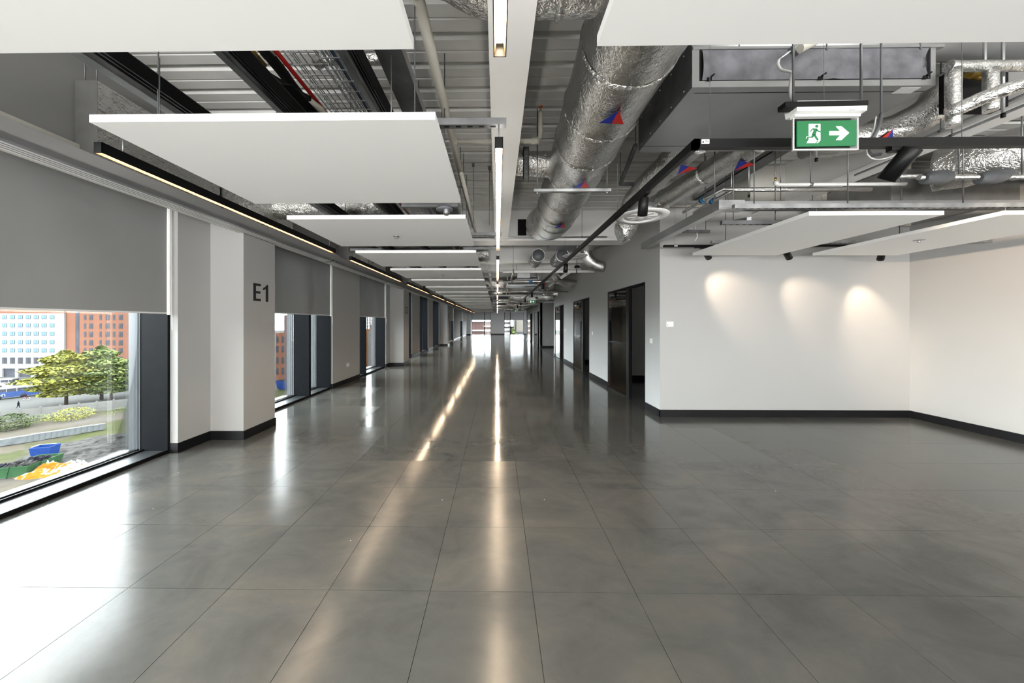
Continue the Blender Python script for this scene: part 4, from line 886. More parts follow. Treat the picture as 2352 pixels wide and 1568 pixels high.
t = thing('ceiling_bulkhead', 'pale square bulkhead high behind the exit sign', 'bulkhead', (4.1, 5.0, EYE + 1.9)); B(3.85, 5.0, 5.0, 5.48, EYE + 1.86, DECK - .01).build('bulkhead_body', 'beam_cream', t)
t = pipe('wall_pipe', [(XD + .02, 5.42, EYE + 1.93), (5.2, 5.42, EYE + 1.93)], .022, 'plastic_cream', 'cream pipe running along the top of the front wall', seg=12)
t = thing('deck_bracket', 'dark L-shaped strut frame on the deck left of the bay ducts', 'rail', at(1440, 400, 4.3)); a, b_, c = at(1460, 372, 3.6), at(1425, 410, 4.6), at(1480, 410, 4.6)
for q_ in (a, b_, c): q_.z = EYE + 1.95
strut(t, a, b_, slots=False); strut(t, b_, c, slots=False); MB().tube([b_, (b_.x, b_.y, DECK)], .005, 6).tube([a, (a.x, a.y, DECK)], .005, 6).build('drop_rod', 'galv_dark', t)
for k, (px, py, Y) in enumerate([(1680, 420, 4.2), (1720, 400, 4.0), (1875, 300, 3.0), (2262, 250, 2.4), (2304, 260, 2.4)]):
    p = at(px, py, Y); t = thing('drop_rod', 'threaded rod hanging over the bay, %s from the left' % ['first', 'second', 'third', 'fourth', 'fifth'][k], 'rod', (p.x, p.y, DECK))
    MB().tube([(p.x, p.y, DECK), (p.x, p.y, p.z - (.25 if k < 3 else 0))], .006 if k < 3 else .009, 8).build('rod', 'galv', t); MB().tube([(p.x, p.y, p.z - (.25 if k < 3 else 0) - .03), (p.x, p.y, p.z - (.25 if k < 3 else 0))], .012, 8).build('end_cap', 'rubber', t)
t = thing('cable_tray', 'dark cable tray running back over the bay above the blue valves', 'tray', (3.3, 3.5, EYE + 2.0))
MB().box(3.25, 3.45, 3.3, 5.4, EYE + 2.02, EYE + 2.03).build('tray_base', 'galv_dark', t); MB().box(3.25, 3.26, 3.3, 5.4, EYE + 2.02, EYE + 2.08).build('tray_side', 'duct_grey', t)

# ================================================================ CORRIDOR SERVICES BEYOND THE FOIL DUCT
for k, (x, y) in enumerate(((1.05, 8.3), (1.66, 8.3))):
    t = thing('round_duct', 'round grey duct end past the cross beam, %s of the two' % ['left', 'right'][k], 'duct', (x, y, EYE + 1.72)); MB().tube([(x, y, EYE + 1.72), (x, y + .9, EYE + 1.72)], .17, 32).build('duct_body', 'duct_grey', t); MB().disc_lathe((x, y - .002, EYE + 1.72), [(0, -.002), (.155, -.002), (.155, .002)], 32, axis=(0, 1, 0)).build('end_cap', 'plastic_grey', t)
    MB().disc_lathe((x, y, EYE + 1.72), [(.17, -.004), (.155, -.01), (.15, .0)], 32, axis=(0, 1, 0)).build('rim', 'galv', t)
t = ductrun('foil elbow entering the door wall above the nearest door', [(2.25, 8.35, EYE + 2.0), (2.27, 8.35, EYE + 1.80), (2.34, 8.35, EYE + 1.62), (2.50, 8.35, EYE + 1.48), (XD, 8.35, EYE + 1.42)], .14, 'foil', (.3,), wob=.012, seg=28)
t = ductrun('foil elbow over the second door of the corridor', [(1.9, 10.9, EYE + 1.75), (2.1, 11.3, EYE + 1.55), (2.4, 11.6, EYE + 1.42), (XD, 11.7, EYE + 1.40)], .15, 'foil_crumpled', wob=.02, seg=28)
t = ductrun('foil pipe dropping into the wall over the third door', [(1.7, 13.2, EYE + 1.6), (2.0, 13.6, EYE + 1.5), (2.1, 14.2, EYE + 1.32), (2.4, 14.6, EYE + 1.3), (XD, 14.6, EYE + 1.3)], .13, 'foil_crumpled', wob=.015, seg=24)
C = (1.88, 7.9, EYE + 1.62)
t = thing('round_diffuser', 'white round diffuser over the corridor just past the cross beam', 'diffuser', C); MB().disc_lathe(C, [(.30, 0), (.295, -.006), (.21, -.01), (.2, 0)], 36).build('rim', 'plastic_white', t); MB().disc_lathe(C, [(0, -.004), (.18, -.004), (.19, .012)], 36).build('core', 'plastic_white', t)
def fcu(x0, x1, y0, y1, z0, z1, lab):
    t = thing('fan_coil_unit', lab, 'air unit', ((x0 + x1) / 2, y0, z0), 'grey fan coil units over the corridor')
    B(x0, x1, y0, y1, z0, z1).build('casing', 'duct_grey', t); B(x0 + .05, x1 - .05, y0 - .012, y0, z0 + .03, z1 - .03).build('filter', 'filter_felt', t); B(x0, x1, y0 - .02, y0 + .02, z0 - .01, z0).build('front_lip', 'galv', t)
    for x in (x0 + .1, x1 - .1): MB().tube([(x, y0, z0), (x, y0, DECK)], .006, 6).build('drop_rod', 'galv_dark', t)
fcu(1.25, 2.35, 7.6, 8.15, EYE + 1.80, EYE + 2.15, 'grey fan coil unit just past the cross beam')
fcu(.35, 1.55, 12.0, 12.9, EYE + 1.38, EYE + 1.72, 'grey fan coil unit with felt filter over the middle of the corridor')
fcu(-.3, 1.6, 19.0, 20.0, EYE + 1.35, EYE + 1.75, 'grey fan coil unit farther down the corridor')
fcu(-.3, 1.9, 26.0, 27.0, EYE + 1.35, EYE + 1.75, 'farthest grey fan coil unit over the corridor')
for k, (x0, x1, y, z, r, m) in enumerate([(-1.0, 2.2, 6.55, 1.72, .014, 'galv'), (.15, 2.70, 9.1, 1.43, .045, 'beam_white'), (.2, 2.72, 11.2, 1.42, .045, 'foil'), (-.4, 2.7, 12.4, 1.18, .03, 'foil'), (-.4, 2.6, 14.9, 1.25, .04, 'beam_white'), (-.4, 4.5, 17.0, 1.2, .04, 'foil'), (-.4, 5.0, 19.0, 1.2, .05, 'beam_white'), (-.4, 2.6, 22.5, 1.2, .05, 'foil'), (-.4, 2.6, 29.0, 1.3, .06, 'beam_white')]):
    t = pipe('cross_pipe', [(x0, y, EYE + z), (x1, y, EYE + z)], r, m, '%s pipe crossing the corridor ceiling, %s of the cross pipes' % ({'galv': 'thin galvanised', 'beam_white': 'white', 'foil': 'silver foil'}[m], ORD[k]), clips=[(x0 + .3, y, EYE + z), (x1 - .5, y, EYE + z)])
    if k == 2: v = Vector((1.15, y, EYE + z)); MB().tube([v - Vector((.05, 0, 0)), v + Vector((.05, 0, 0))], .07, 14).build('valve_body', 'valve_blue', t); MB().disc_lathe((1.6, y - .1, EYE + z - .12), [(0, 0), (.05, 0), (.05, .02), (0, .02)], 14, axis=(0, -1, 0)).build('red_cap', 'red_paint', t)
for k, (x, r) in enumerate(((-.25, .05), (.5, .04), (2.2, .05))):
    t = pipe('long_pipe', [(x, 9.7, EYE + 1.55), (x, 31, EYE + 1.55)], r, ['plastic_cream', 'foil', 'beam_white'][k], '%s pipe running down the corridor beyond the cross beam' % ['cream', 'silver foil', 'white'][k], clips=[(x, y, EYE + 1.55) for y in (10.2, 12.8, 16.2, 20, 24)])
for k, (y, r) in enumerate(((15.8, .24), (18.2, .2), (22.0, .22), (25.2, .2), (29.0, .22))):
    t = ductrun('crumpled foil duct across the far corridor ceiling, %s of five' % ORD[k], [(.6, y, EYE + 1.28), (1.2, y + .1, EYE + 1.22), (2.0, y, EYE + 1.25), (2.7, y - .1, EYE + 1.35)], r, 'foil_crumpled', wob=.04, seg=24)
for k in range(9):
    y = 10.2 + k * 2.4; x = .55 + .5 * (k % 3)
    t = thing('strut_trapeze', 'small dark strut trapeze over the far corridor, %s' % ORD[k], 'hanger', (x, y, EYE + 1.35), 'strut trapezes over the far corridor'); MB().box(x, x + .7, y, y + .04, EYE + 1.33, EYE + 1.37).build('strut_channel', 'galv_dark', t)
    rodset(t, (x + .05, x + .65), y + .02, EYE + 1.33)
    MB().box(x + .1, x + .5, y + .3, y + .62, EYE + 1.45, EYE + 1.6).build('junction_box', 'duct_grey', t)
for k, (x, y, z) in enumerate(((1.86, 7.6, 1.28), (1.7, 14.0, 1.05), (1.5, 21.0, 1.0))):
    t = thing('hanging_sensor', 'black dome sensor on a rod over the corridor, %s of three' % ORD[k], 'sensor', (x, y, EYE + z), 'black dome sensors over the corridor')
    MB().disc_lathe((x, y, EYE + z), [(0, 0), (.07, .0), (.055, .05), (.02, .055), (0, .055)], 20).build('dome', 'black_matt', t); MB().tube([(x, y, EYE + z + .05), (x, y, DECK)], .008, 8).build('rod', 'galv', t)
# dark disc sensor between the second and third panel
C = Vector((-.47, 2.9, EYE + 1.0))
t = thing('hanging_sensor', 'dark disc sensor with small camera between the second and third panels', 'sensor', C); MB().disc_lathe(C, [(0, 0), (.07, 0), (.075, .008), (.07, .03), (0, .035)], 28).build('disc', 'plastic_grey', t)
MB().disc_lathe(C + Vector((.02, -.02, -.03)), [(0, -.02), (.02, -.016), (.028, 0), (.03, .03)], 18).build('camera_dome', 'galv_dark', t); MB().disc_lathe(C + Vector((0, 0, -.002)), [(0, 0), (.012, 0)], 12).build('lens', 'paper', t); strut(t, (-.85, 2.9, EYE + 1.05), (-.35, 2.9, EYE + 1.05), slots=False); MB().tube([(-.47, 2.9, EYE + 1.03), (-.47, 2.9, DECK)], .005, 6).build('rod', 'galv_dark', t)

# ================================================================ DOORS, SWITCHES
for k, (a, b_) in enumerate(DOORS):
    d = bpy.data.objects.new('door_%d' % (k + 1), None); COL.objects.link(d); d.location = (XD + .05, a, 0); struct(d)
    d['label'] = 'black framed glazed door opening in the corridor wall, %s' % ORD[k]
    fw = .028
    B(XD - .004, XD + TH, a, a + fw, 0, HEAD).build('frame', 'black_metal', d); B(XD - .004, XD + TH, b_ - fw, b_, 0, HEAD).build('frame', 'black_metal', d); B(XD - .004, XD + TH, a + fw, b_ - fw, HEAD - fw, HEAD).build('frame', 'black_metal', d)
    s0 = a + (b_ - a) * .37
    B(XD, XD + .07, s0, s0 + .14, 0, HEAD - fw).build('stile', 'black_metal', d)
    B(XD + .01, XD + .02, s0 + .14, b_ - fw, .02, HEAD - fw).build('glass_panel', 'door_glass', d); B(XD + .002, XD + .04, s0 + .14, b_ - fw, 0, .02).build('bottom_rail', 'black_metal', d)
    B(XD + .06, XD + .10, a + fw + .02, a + fw + .06, .95, 1.25).build('pull_handle', 'black_metal', d) if k > 2 else None
def plate(name, c, w_, h, n, lab, mat='plastic_white', kids=1):
    t = thing(name, lab, 'switch', c); c = Vector(c)
    if n == 'x': B(c.x - .010, c.x, c.y - w_ / 2, c.y + w_ / 2, c.z - h / 2, c.z + h / 2).build('face_plate', mat, t); B(c.x - .014, c.x - .010, c.y - w_ * .2, c.y + w_ * .2, c.z - h * .25, c.z + h * .25).build('rocker', mat, t)
    elif n == 'y': B(c.x - w_ / 2, c.x + w_ / 2, c.y - .018, c.y, c.z - h / 2, c.z + h / 2).build('face_plate', mat, t); B(c.x - w_ * .42, c.x - w_ * .36, c.y - .020, c.y - .018, c.z - h * .35, c.z - h * .1).build('indicator', 'frame_grey', t)
    else: B(c.x, c.x + .008, c.y - w_ / 2, c.y + w_ / 2, c.z - h / 2, c.z + h / 2).build('face_plate', mat, t); B(c.x + .008, c.x + .011, c.y - w_ * .3, c.y + w_ * .3, c.z - h * .1, c.z + h * .1).build('rocker', mat, t)
p = at(1538, 744, YW); plate('thermostat', (p.x, YW, p.z), .11, .085, 'y', 'white thermostat on the front wall near its left corner')
plate('light_switch', (XD, 5.80, 1.575 - 41 * 5.85 / 748), .085, .085, 'x', 'white light switch between the nearest door and the wall corner')
plate('light_switch', (XD, 9.35, 1.575 - 24 * 9.35 / 748), .085, .085, 'x', 'white light switch left of the second door')
plate('light_switch', (XD, 13.1, 1.575 - 16 * 13.1 / 748), .085, .085, 'x', 'small light switch between the third and second doors')
p = at(795, 838, 8.45); plate('floor_socket', (-3.92, 8.5, EYE - 97 * 8.5 / 748), .15, .09, 'l', 'pale socket plate low on the pier between the two near blinds')
# ================================================================ OUTSIDE
def flat(name, pts, z, mat, th=.3):
    mb = MB(); mb.prism([(p[0], p[1]) for p in pts], 'z', z - th, z); return mb.build(name, mat)
o = flat('street_ground', [(-900, -500), (700, -500), (700, 900), (-900, 900)], GZ - .12, 'asphalt'); struct(o); o['label'] = 'pale asphalt street and plaza beyond the building site'
F0, F1 = gnd(50, 965), gnd(312, 935)
fd = (F1 - F0).normalized(); FA = F0 - fd * 60; FB = F1 + fd * 26
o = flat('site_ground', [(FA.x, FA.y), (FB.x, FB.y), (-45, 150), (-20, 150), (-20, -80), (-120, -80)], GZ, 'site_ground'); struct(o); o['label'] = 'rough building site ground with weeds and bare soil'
rr = random.Random(3)
# fence of concrete panels between posts
t = thing('concrete_fence', 'pale concrete panel fence between the site and the plaza', 'fence', (F0.x, F0.y, GZ))
L_ = (FB - FA).length; n = int(L_ / 2.6)
for i in range(n):
    a = FA + fd * (i * 2.6); b_ = FA + fd * ((i + 1) * 2.6)
    if b_.y < 40: continue
    MB().bar(a + Vector((0, 0, 1.3)), a + Vector((0, 0, 1.3)) + Vector((0, 0, .001)), .3, .3) if False else None
    MB().box(a.x - .13, a.x + .13, a.y - .13, a.y + .13, GZ, GZ + 2.5).build('post', 'concrete', t)
    for j in range(3): MB().bar(a + Vector((0, 0, .38 + j * .76)), b_ + Vector((0, 0, .38 + j * .76)), .08, .73).build('panel', 'concrete', t)
# trees
def tree(base, h, cr, lab, leaf, seed, n=2600, sy=1., cat='tree', trunk=True, grp=None):
    R = random.Random(seed); t = thing('tree' if trunk else 'bush', lab, cat, base, grp); b = Vector(base)
    if trunk:
        P_ = [b + Vector((0, 0, -.1)), b + Vector((.05, 0, h * .25)), b + Vector((0, .05, h * .7))]; MB().tube(P_, [h * .026, h * .02, h * .008], 10).build('trunk', 'bark', t)
        mb = MB()
        for k in range(9):
            a = R.random() * 2 * PI; z = h * (.25 + .4 * R.random()); l = cr * (.5 + .4 * R.random())
            mb.tube([b + Vector((0, 0, z)), b + Vector((math.cos(a) * l, math.sin(a) * l, z + l * .35))], [h * .01, h * .003], 6)
        mb.build('branches', 'bark', t)
    mb = MB(); z0 = h * (.18 if trunk else 0)
    for i in range(n):
        u = R.random(); z = z0 + (h - z0) * u; prof_ = (math.sin(PI * min(1, max(.06, (u * .86 + .14))))) ** .7
        tier = .82 + .25 * math.sin(u * 34 + 2 * math.sin(i * 2.39996 * .0 + u * 5)); a = R.random() * 2 * PI
        rad = cr * prof_ * tier * (.45 + .6 * R.random() ** .4) * (1 + .2 * noise.noise(Vector((math.cos(a) * 2, math.sin(a) * 2, u * 4 + seed))))
        c = b + Vector((math.cos(a) * rad, math.sin(a) * rad * sy, z)); s = h * (.015 + .014 * R.random()) * (1 if trunk else 1.8)
        q = Vector((R.gauss(0, .5), R.gauss(0, .5), 1)).normalized(); u1 = q.orthogonal().normalized(); v1 = q.cross(u1); ph = R.random() * PI
        k0 = len(mb.v)
        for m_ in range(5): aa = ph + m_ * 2 * PI / 5; mb.v.append(tuple(c + (u1 * math.cos(aa) + v1 * math.sin(aa)) * s * (1.3 if m_ % 2 else .8) + q * .05 * m_ % Vector((1, 1, 1)) if False else c + (u1 * math.cos(aa) + v1 * math.sin(aa)) * s * (1.3 if m_ % 2 else .8)))
        mb.f.append(tuple(range(k0, k0 + 5)))
    o = mb.build('foliage', leaf, t, smooth=False); o['kind'] = 'stuff'
    return t
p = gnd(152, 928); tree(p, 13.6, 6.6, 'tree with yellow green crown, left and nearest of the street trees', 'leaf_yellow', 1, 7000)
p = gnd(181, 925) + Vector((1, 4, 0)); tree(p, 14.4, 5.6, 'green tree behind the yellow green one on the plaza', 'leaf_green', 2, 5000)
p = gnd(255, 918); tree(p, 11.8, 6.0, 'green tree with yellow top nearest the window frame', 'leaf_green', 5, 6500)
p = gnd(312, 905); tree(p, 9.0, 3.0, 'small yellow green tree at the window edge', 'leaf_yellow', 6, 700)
p = gnd(25, 985); tree(p, 3.0, 3.2, 'olive bush against the concrete fence at the left edge', 'leaf_dark', 8, 1600, cat='bush', trunk=False)
p = gnd(165, 962); tree(p, 2.4, 3.6, 'pale weeds bush against the fence below the trees', 'leaf_yellow', 9, 1500, cat='bush', trunk=False)
p = gnd(90, 968); tree(p, 1.4, 3.2, 'low weeds along the fence between two bushes', 'leaf_green', 10, 500, cat='bush', trunk=False)
p = gnd(277, 950); tree(p, 1.4, 3.4, 'low weeds by the fence near the window frame', 'leaf_green', 11, 500, cat='bush', trunk=False)
# buildings: windows are copied pieces
def winset(t, mesh_cache, kind, x, y, z, w_, h, pm='pane_blue'):
    key = (kind, round(w_, 2), round(h, 2), pm)
    if key not in mesh_cache:
        o = MB().box(x - w_ / 2, x + w_ / 2, y - .05, y + .1, z - h / 2, z + h / 2).build('window', 'frame_grey', t)
        p_ = MB().box(x - w_ / 2 + .12, x + w_ * .05, y - .09, y - .05, z - h / 2 + .12, z + h / 2 - .12).box(x + w_ * .12, x + w_ / 2 - .12, y - .09, y - .05, z - h / 2 + .12, z + h / 2 - .12).build('pane', pm, o)
        mesh_cache[key] = (o, p_, (x, y, z))
    else:
        o, p_, b0_ = mesh_cache[key]; c = o.copy(); COL.objects.link(c); c.location = o.location + Vector((x - b0_[0], y - b0_[1], z - b0_[2])); d = p_.copy(); COL.objects.link(d); d.parent = c
YA = 121.0; XW = at(147, 741, YA).x
def zat(py, Y): return EYE + (CY - py) / FPX * Y
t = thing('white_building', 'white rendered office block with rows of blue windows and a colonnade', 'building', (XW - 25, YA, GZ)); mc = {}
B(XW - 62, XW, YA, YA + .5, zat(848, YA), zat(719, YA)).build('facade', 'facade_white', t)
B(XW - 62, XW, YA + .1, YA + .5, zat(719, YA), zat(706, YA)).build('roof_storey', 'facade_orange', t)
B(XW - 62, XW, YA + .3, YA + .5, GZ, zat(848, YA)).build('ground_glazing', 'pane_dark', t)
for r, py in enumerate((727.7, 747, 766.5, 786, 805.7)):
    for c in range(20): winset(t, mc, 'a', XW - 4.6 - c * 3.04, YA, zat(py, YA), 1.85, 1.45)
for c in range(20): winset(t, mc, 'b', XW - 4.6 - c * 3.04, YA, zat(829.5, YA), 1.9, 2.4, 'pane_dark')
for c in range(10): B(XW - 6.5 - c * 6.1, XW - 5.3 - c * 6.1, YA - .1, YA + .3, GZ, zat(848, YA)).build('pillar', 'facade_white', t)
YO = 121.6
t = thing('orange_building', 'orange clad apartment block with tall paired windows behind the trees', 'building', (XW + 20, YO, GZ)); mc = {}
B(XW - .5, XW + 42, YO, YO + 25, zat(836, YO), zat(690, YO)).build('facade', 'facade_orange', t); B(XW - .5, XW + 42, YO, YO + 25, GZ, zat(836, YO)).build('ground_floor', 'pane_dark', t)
xo = lambda px: at(px, 741, YO).x
B(xo(174), xo(182), YO - .1, YO, zat(840, YO), zat(695, YO)).build('glazed_strip', 'pane_dark', t)
B(xo(290), xo(380), YO - 2, YO, zat(844, YO), zat(836, YO)).build('canopy', 'facade_white', t)
for r, py in enumerate((728.5, 748.5, 768, 787.5, 806, 826)):
    for c, (px, w_) in enumerate([(195.5, .95), (209, 1.6), (231, .95), (247, 1.6), (262, .95), (277.5, 1.6), (298, .95), (312, 1.6)]):
        winset(t, mc, 'c', xo(px), YO, zat(py, YO), w_, 2.1, 'pane_dark')
t = thing('brick_building', 'dark red brick block seen past the E1 column', 'building', (-80, 118, GZ)); mc = {}; Yq = 116.0; xq = lambda px, Y=Yq: at(px, 741, Y).x
B(xq(636), xq(760), Yq + 4, Yq + 30, GZ, zat(723, Yq)).build('tower', 'facade_red', t); B(xq(633), xq(655), Yq, Yq + 3.8, GZ, zat(764, Yq)).build('wing', 'facade_orange', t)
for py in (780, 802, 828, 853):
    winset(t, mc, 'd', xq(637), Yq, zat(py, Yq), 1.0, 2.4, 'pane_dark'); winset(t, mc, 'd', xq(650), Yq, zat(py, Yq), 1.0, 2.4, 'pane_dark')
t = thing('terracotta_building', 'orange terracotta clad building with wide blue windows past the E1 column', 'building', (-70, 114, GZ)); mc = {}; Yt = 113.0; R = random.Random(5)
B(xq(659, Yt), xq(792, Yt), Yt, Yt + 6, GZ, zat(758, Yt)).build('facade', 'terracotta_pale', t)
B(xq(659, Yt), xq(792, Yt), Yt - .3, Yt, GZ, zat(855, Yt)).build('brick_base', 'facade_red', t)
base_o = None
for py in range(760, 855, 4):
    for px in range(659, 790, 9):
        if (py % 28) in (1, 2, 3, 4, 5, 6, 7) and False: continue
        wq = R.uniform(.6, 1.4); x = xq(px, Yt); z = zat(py, Yt)
        if R.random() < .55:
            if base_o is None: base_o = B(x, x + 1.1, Yt - .14, Yt - .02, z - .22, z + .22).build('cladding_tile', 'terracotta', t); bx = (x, z)
            else: c = base_o.copy(); COL.objects.link(c); c.location = base_o.location + Vector((x - bx[0], 0, z - bx[1]))
for py in (783, 810, 838):
    for px in (678, 700, 722, 744, 766): winset(t, mc, 'e', xq(px, Yt), Yt - .2, zat(py, Yt), 2.2, 1.5)
t = thing('grey_building', 'grey and terracotta block seen through the window before the E2 column', 'building', (-50, 118, GZ)); Yg = 120.0
B(xq(835, Yg), xq(852, Yg), Yg, Yg + 20, GZ, zat(757, Yg)).build('left_wing', 'terracotta', t); B(xq(847, Yg), xq(853, Yg), Yg - 1, Yg + 20, GZ, zat(760, Yg)).build('grey_strip', 'concrete', t); B(xq(853, Yg), xq(880, Yg), Yg - 1, Yg + 20, GZ, zat(745, Yg)).build('right_wing', 'facade_orange', t)
t = thing('scaffold_building', 'pale building frame rising behind the grey and terracotta block', 'building', (-55, 150, GZ)); Ys = 150.
for i in range(6): B(xq(836 + i * 6, Ys), xq(837.5 + i * 6, Ys), Ys, Ys + 1, GZ, zat(726, Ys)).build('post', 'facade_white', t)
for i in range(5): B(xq(836, Ys), xq(872, Ys), Ys, Ys + 1, zat(727 + i * 7, Ys) - .3, zat(727 + i * 7, Ys)).build('beam', 'facade_red', t)
# beyond the end wall
Ye = 78.
xe = lambda px, Y=Ye: at(px, 741, Y).x
t = thing('brown_building', 'brown panelled building with white bands beyond the left end window', 'building', (xe(1105), Ye, GZ))
B(xe(1060), xe(1140), Ye, Ye + 20, GZ, zat(738.5, Ye)).build('facade', 'facade_brown', t)
for (a, b_) in ((739.5, 736.5), (760.5, 757), (772, 769)): B(xe(1060), xe(1140), Ye - .3, Ye, zat(a, Ye), zat(b_, Ye)).build('band', 'facade_white', t)
t = thing('balcony_building', 'white building with stacked balconies beyond the right end window', 'building', (xe(1160), Ye, GZ))
B(xe(1140), xe(1173), Ye + 2, Ye + 20, GZ, zat(700, Ye)).build('facade', 'frame_grey', t)
for i in range(8): B(xe(1140), xe(1172.5), Ye, Ye + 2, zat(712 + i * 9.3, Ye), zat(707.5 + i * 9.3, Ye)).build('balcony', 'facade_white', t)
t = thing('beige_building', 'beige building with grey plinth at the right end window', 'building', (xe(1200), Ye + 10, GZ)); Yb = Ye + 8
B(xe(1186, Yb), xe(1260, Yb), Yb, Yb + 20, GZ, zat(733, Yb)).build('facade', 'facade_beige', t); B(xe(1187, Yb - 3), xe(1260, Yb - 3), Yb - 3, Yb, GZ, zat(762, Yb - 3)).build('plinth', 'frame_grey', t)
tree((xe(1178), Ye + 4, GZ), 19.5, 2.6, 'green tree between the balcony building and the beige one', 'leaf_green', 12, 900)
# buses
def bus(a, b_, h, wd, lab, body, bandm, extra=True):
    a, b_ = Vector(a), Vector(b_); d = (b_ - a); L = d.length; d.normalize(); n = Vector((d.y, -d.x, 0)); 
    if n.y > 0: n = -n
    t = thing('bus', lab, 'bus', (a + b_) / 2); up = Vector((0, 0, 1))
    def bx(u0, u1, v0, v1, z0, z1, name, m, par=t): 
        p = [a + d * u0 + n * v0, a + d * u1 + n * v0, a + d * u1 + n * v1, a + d * u0 + n * v1]
        return MB().hexa([q + up * z0 for q in p] + [q + up * z1 for q in p]).build(name, m, par)
    bx(0, L, 0, wd, .35, h * .62, 'lower_body', body); bx(.05, L - .05, .05, wd - .02, h * .62, h * .88, 'window_band', 'pane_dark'); bx(0, L, 0, wd, h * .88, h, 'roof', bandm)
    k = 0; u = .1
    while u < L: bx(u, u + .12, wd - .02, wd + .01, h * .6, h * .88, 'pillar', 'plastic_grey'); u += 1.6
    for u in (2.2, L - 2.6): c = a + d * u + n * wd + up * .45; MB().disc_lathe(c, [(0, .03), (.42, .03), (.48, 0), (.48, -.25)], 18, axis=n).build('wheel', 'rubber', t)
    if extra:
        bx(L - 11.0, L - 8.6, wd, wd + .03, .4, h * .6, 'lime_patch', 'lime'); bx(L - 8.6, L - 7.9, wd, wd + .03, .4, h * .62, 'red_patch', 'bus_red')
        bx(0, L - 8.6, wd, wd + .03, h * .60, h * .68, 'lime_band', 'lime')
        me_c = a + d * (L - 6.4) + n * (wd + .05) + up * (h * .38)
        ang = math.atan2(d.y, d.x) if d.x > 0 else math.atan2(-d.y, -d.x)
        text_obj('don', 1.5, 'bus_white', me_c, (PI / 2, 0, ang), t)
p1, p0 = gnd(86, 905), gnd(-40, 919)
bus(p0, p1, 3.0, 2.5, 'blue single deck bus with lime and red patches at the left edge', 'bus_blue', 'bus_white')
p1, p0 = gnd(44, 887), gnd(-60, 893)
bus(p0, p1, 2.9, 2.5, 'white bus parked behind the blue bus', 'bus_white', 'bus_white', False)
# people
def figure(base, h, heading, lab, cloth, pose):
    t = thing('person', lab, 'person', base); b = Vector(base)
    J = {'pel': (0, 0, .52), 'chest': (.02, 0, .72), 'neck': (.03, 0, .83), 'head': (.04, 0, .92), 'top': (.045, 0, .985),
         'kl': (.10, .05, .28), 'fl': (.14, .05, .03), 'kr': (-.03, -.05, .28), 'fr': (-.16, -.05, .04), 'el': (-.06, .12, .62), 'hl': (.04, .13, .50), 'er': (.05, -.12, .63), 'hr': (.14, -.12, .54)}
    if pose == 'cycle':
        J.update({'chest': (.14, 0, .70), 'neck': (.22, 0, .80), 'head': (.27, 0, .87), 'top': (.29, 0, .935), 'kl': (.20, .05, .42), 'fl': (.12, .05, .16), 'kr': (.18, -.05, .30), 'fr': (.06, -.05, .06), 'el': (.26, .10, .60), 'hl': (.36, .10, .55), 'er': (.26, -.10, .60), 'hr': (.36, -.10, .55)})
    if pose == 'stand': J.update({'kl': (.02, .05, .28), 'fl': (0, .06, .02), 'kr': (0, -.05, .28), 'fr': (-.02, -.06, .02)})
    names = list(J); R_ = {'pel': .075, 'chest': .085, 'neck': .035, 'head': .06, 'top': .045, 'kl': .045, 'fl': .03, 'kr': .045, 'fr': .03, 'el': .03, 'hl': .022, 'er': .03, 'hr': .022}
    E = [('pel', 'chest'), ('chest', 'neck'), ('neck', 'head'), ('head', 'top'), ('pel', 'kl'), ('kl', 'fl'), ('pel', 'kr'), ('kr', 'fr'), ('chest', 'el'), ('el', 'hl'), ('chest', 'er'), ('er', 'hr')]
    me = bpy.data.meshes.new('body'); me.from_pydata([Vector(J[k]) * h for k in names], [(names.index(p), names.index(q)) for p, q in E], [])
    o = bpy.data.objects.new('body', me); COL.objects.link(o); o.parent = t; m = o.modifiers.new('s', 'SKIN')
    for i, k in enumerate(names): v = me.skin_vertices[0].data[i]; v.radius = (R_[k] * h, R_[k] * h * (1.25 if k in ('pel', 'chest') else 1)); v.use_root = (k == 'pel')
    o.modifiers.new('u', 'SUBSURF').levels = 1; o.modifiers['u'].render_levels = 1; me.materials.append(M[cloth]); t.rotation_euler = (0, 0, heading)
    hp = Vector(J['head']) * h; mb = MB().disc_lathe(hp, [(0, -.055 * h), (.04 * h, -.04 * h), (.052 * h, 0), (.042 * h, .045 * h), (0, .06 * h)], 12); me2 = mb
    o2 = mb_local(mb, 'face', 'skin', t); mb = MB().disc_lathe(hp + Vector((-.006 * h, 0, .018 * h)), [(.05 * h, -.01 * h), (.055 * h, .01 * h), (.04 * h, .04 * h), (0, .055 * h)], 12); mb_local(mb, 'hair', 'cloth_dark', t)
    return t
def mb_local(mb, name, mat, t):
    o = mb.build(name, mat); o.parent = t; return o
figure(gnd(42, 937), 1.75, 0, 'person in dark clothes walking on the plaza', 'cloth_dark', 'walk')
figure(gnd(308, 905), 1.7, 0, 'person in a red top standing far off by the window frame', 'cloth_red', 'stand')
pc = gnd(62, 918); figure(pc + Vector((-.15, 0, .45)), 1.6, PI, 'person in dark purple top riding a bicycle', 'cloth_purple', 'cycle')
t = thing('bicycle', 'thin bicycle ridden across the plaza beside the blue bus', 'bicycle', pc)
for sx in (-.62, .62):
    c = pc + Vector((sx - .1, 0, .36)); ring = [c + Vector((math.cos(k * PI / 10) * .34, 0, math.sin(k * PI / 10) * .34)) for k in range(21)]; MB().tube(ring, .035, 6).build('wheel', 'plastic_grey', t)
q = lambda x, z: pc + Vector((x - .1, 0, z))
MB().tube([q(-.62, .36), q(-.4, .85), q(.2, .8), q(.62, .36), q(.1, .36), q(.2, .85)], .03, 6).tube([q(.1, .36), q(-.4, .8)], .03, 6).tube([q(-.4, .85), q(-.5, 1.0)], .03, 6).build('frame', 'cloth_red', t)
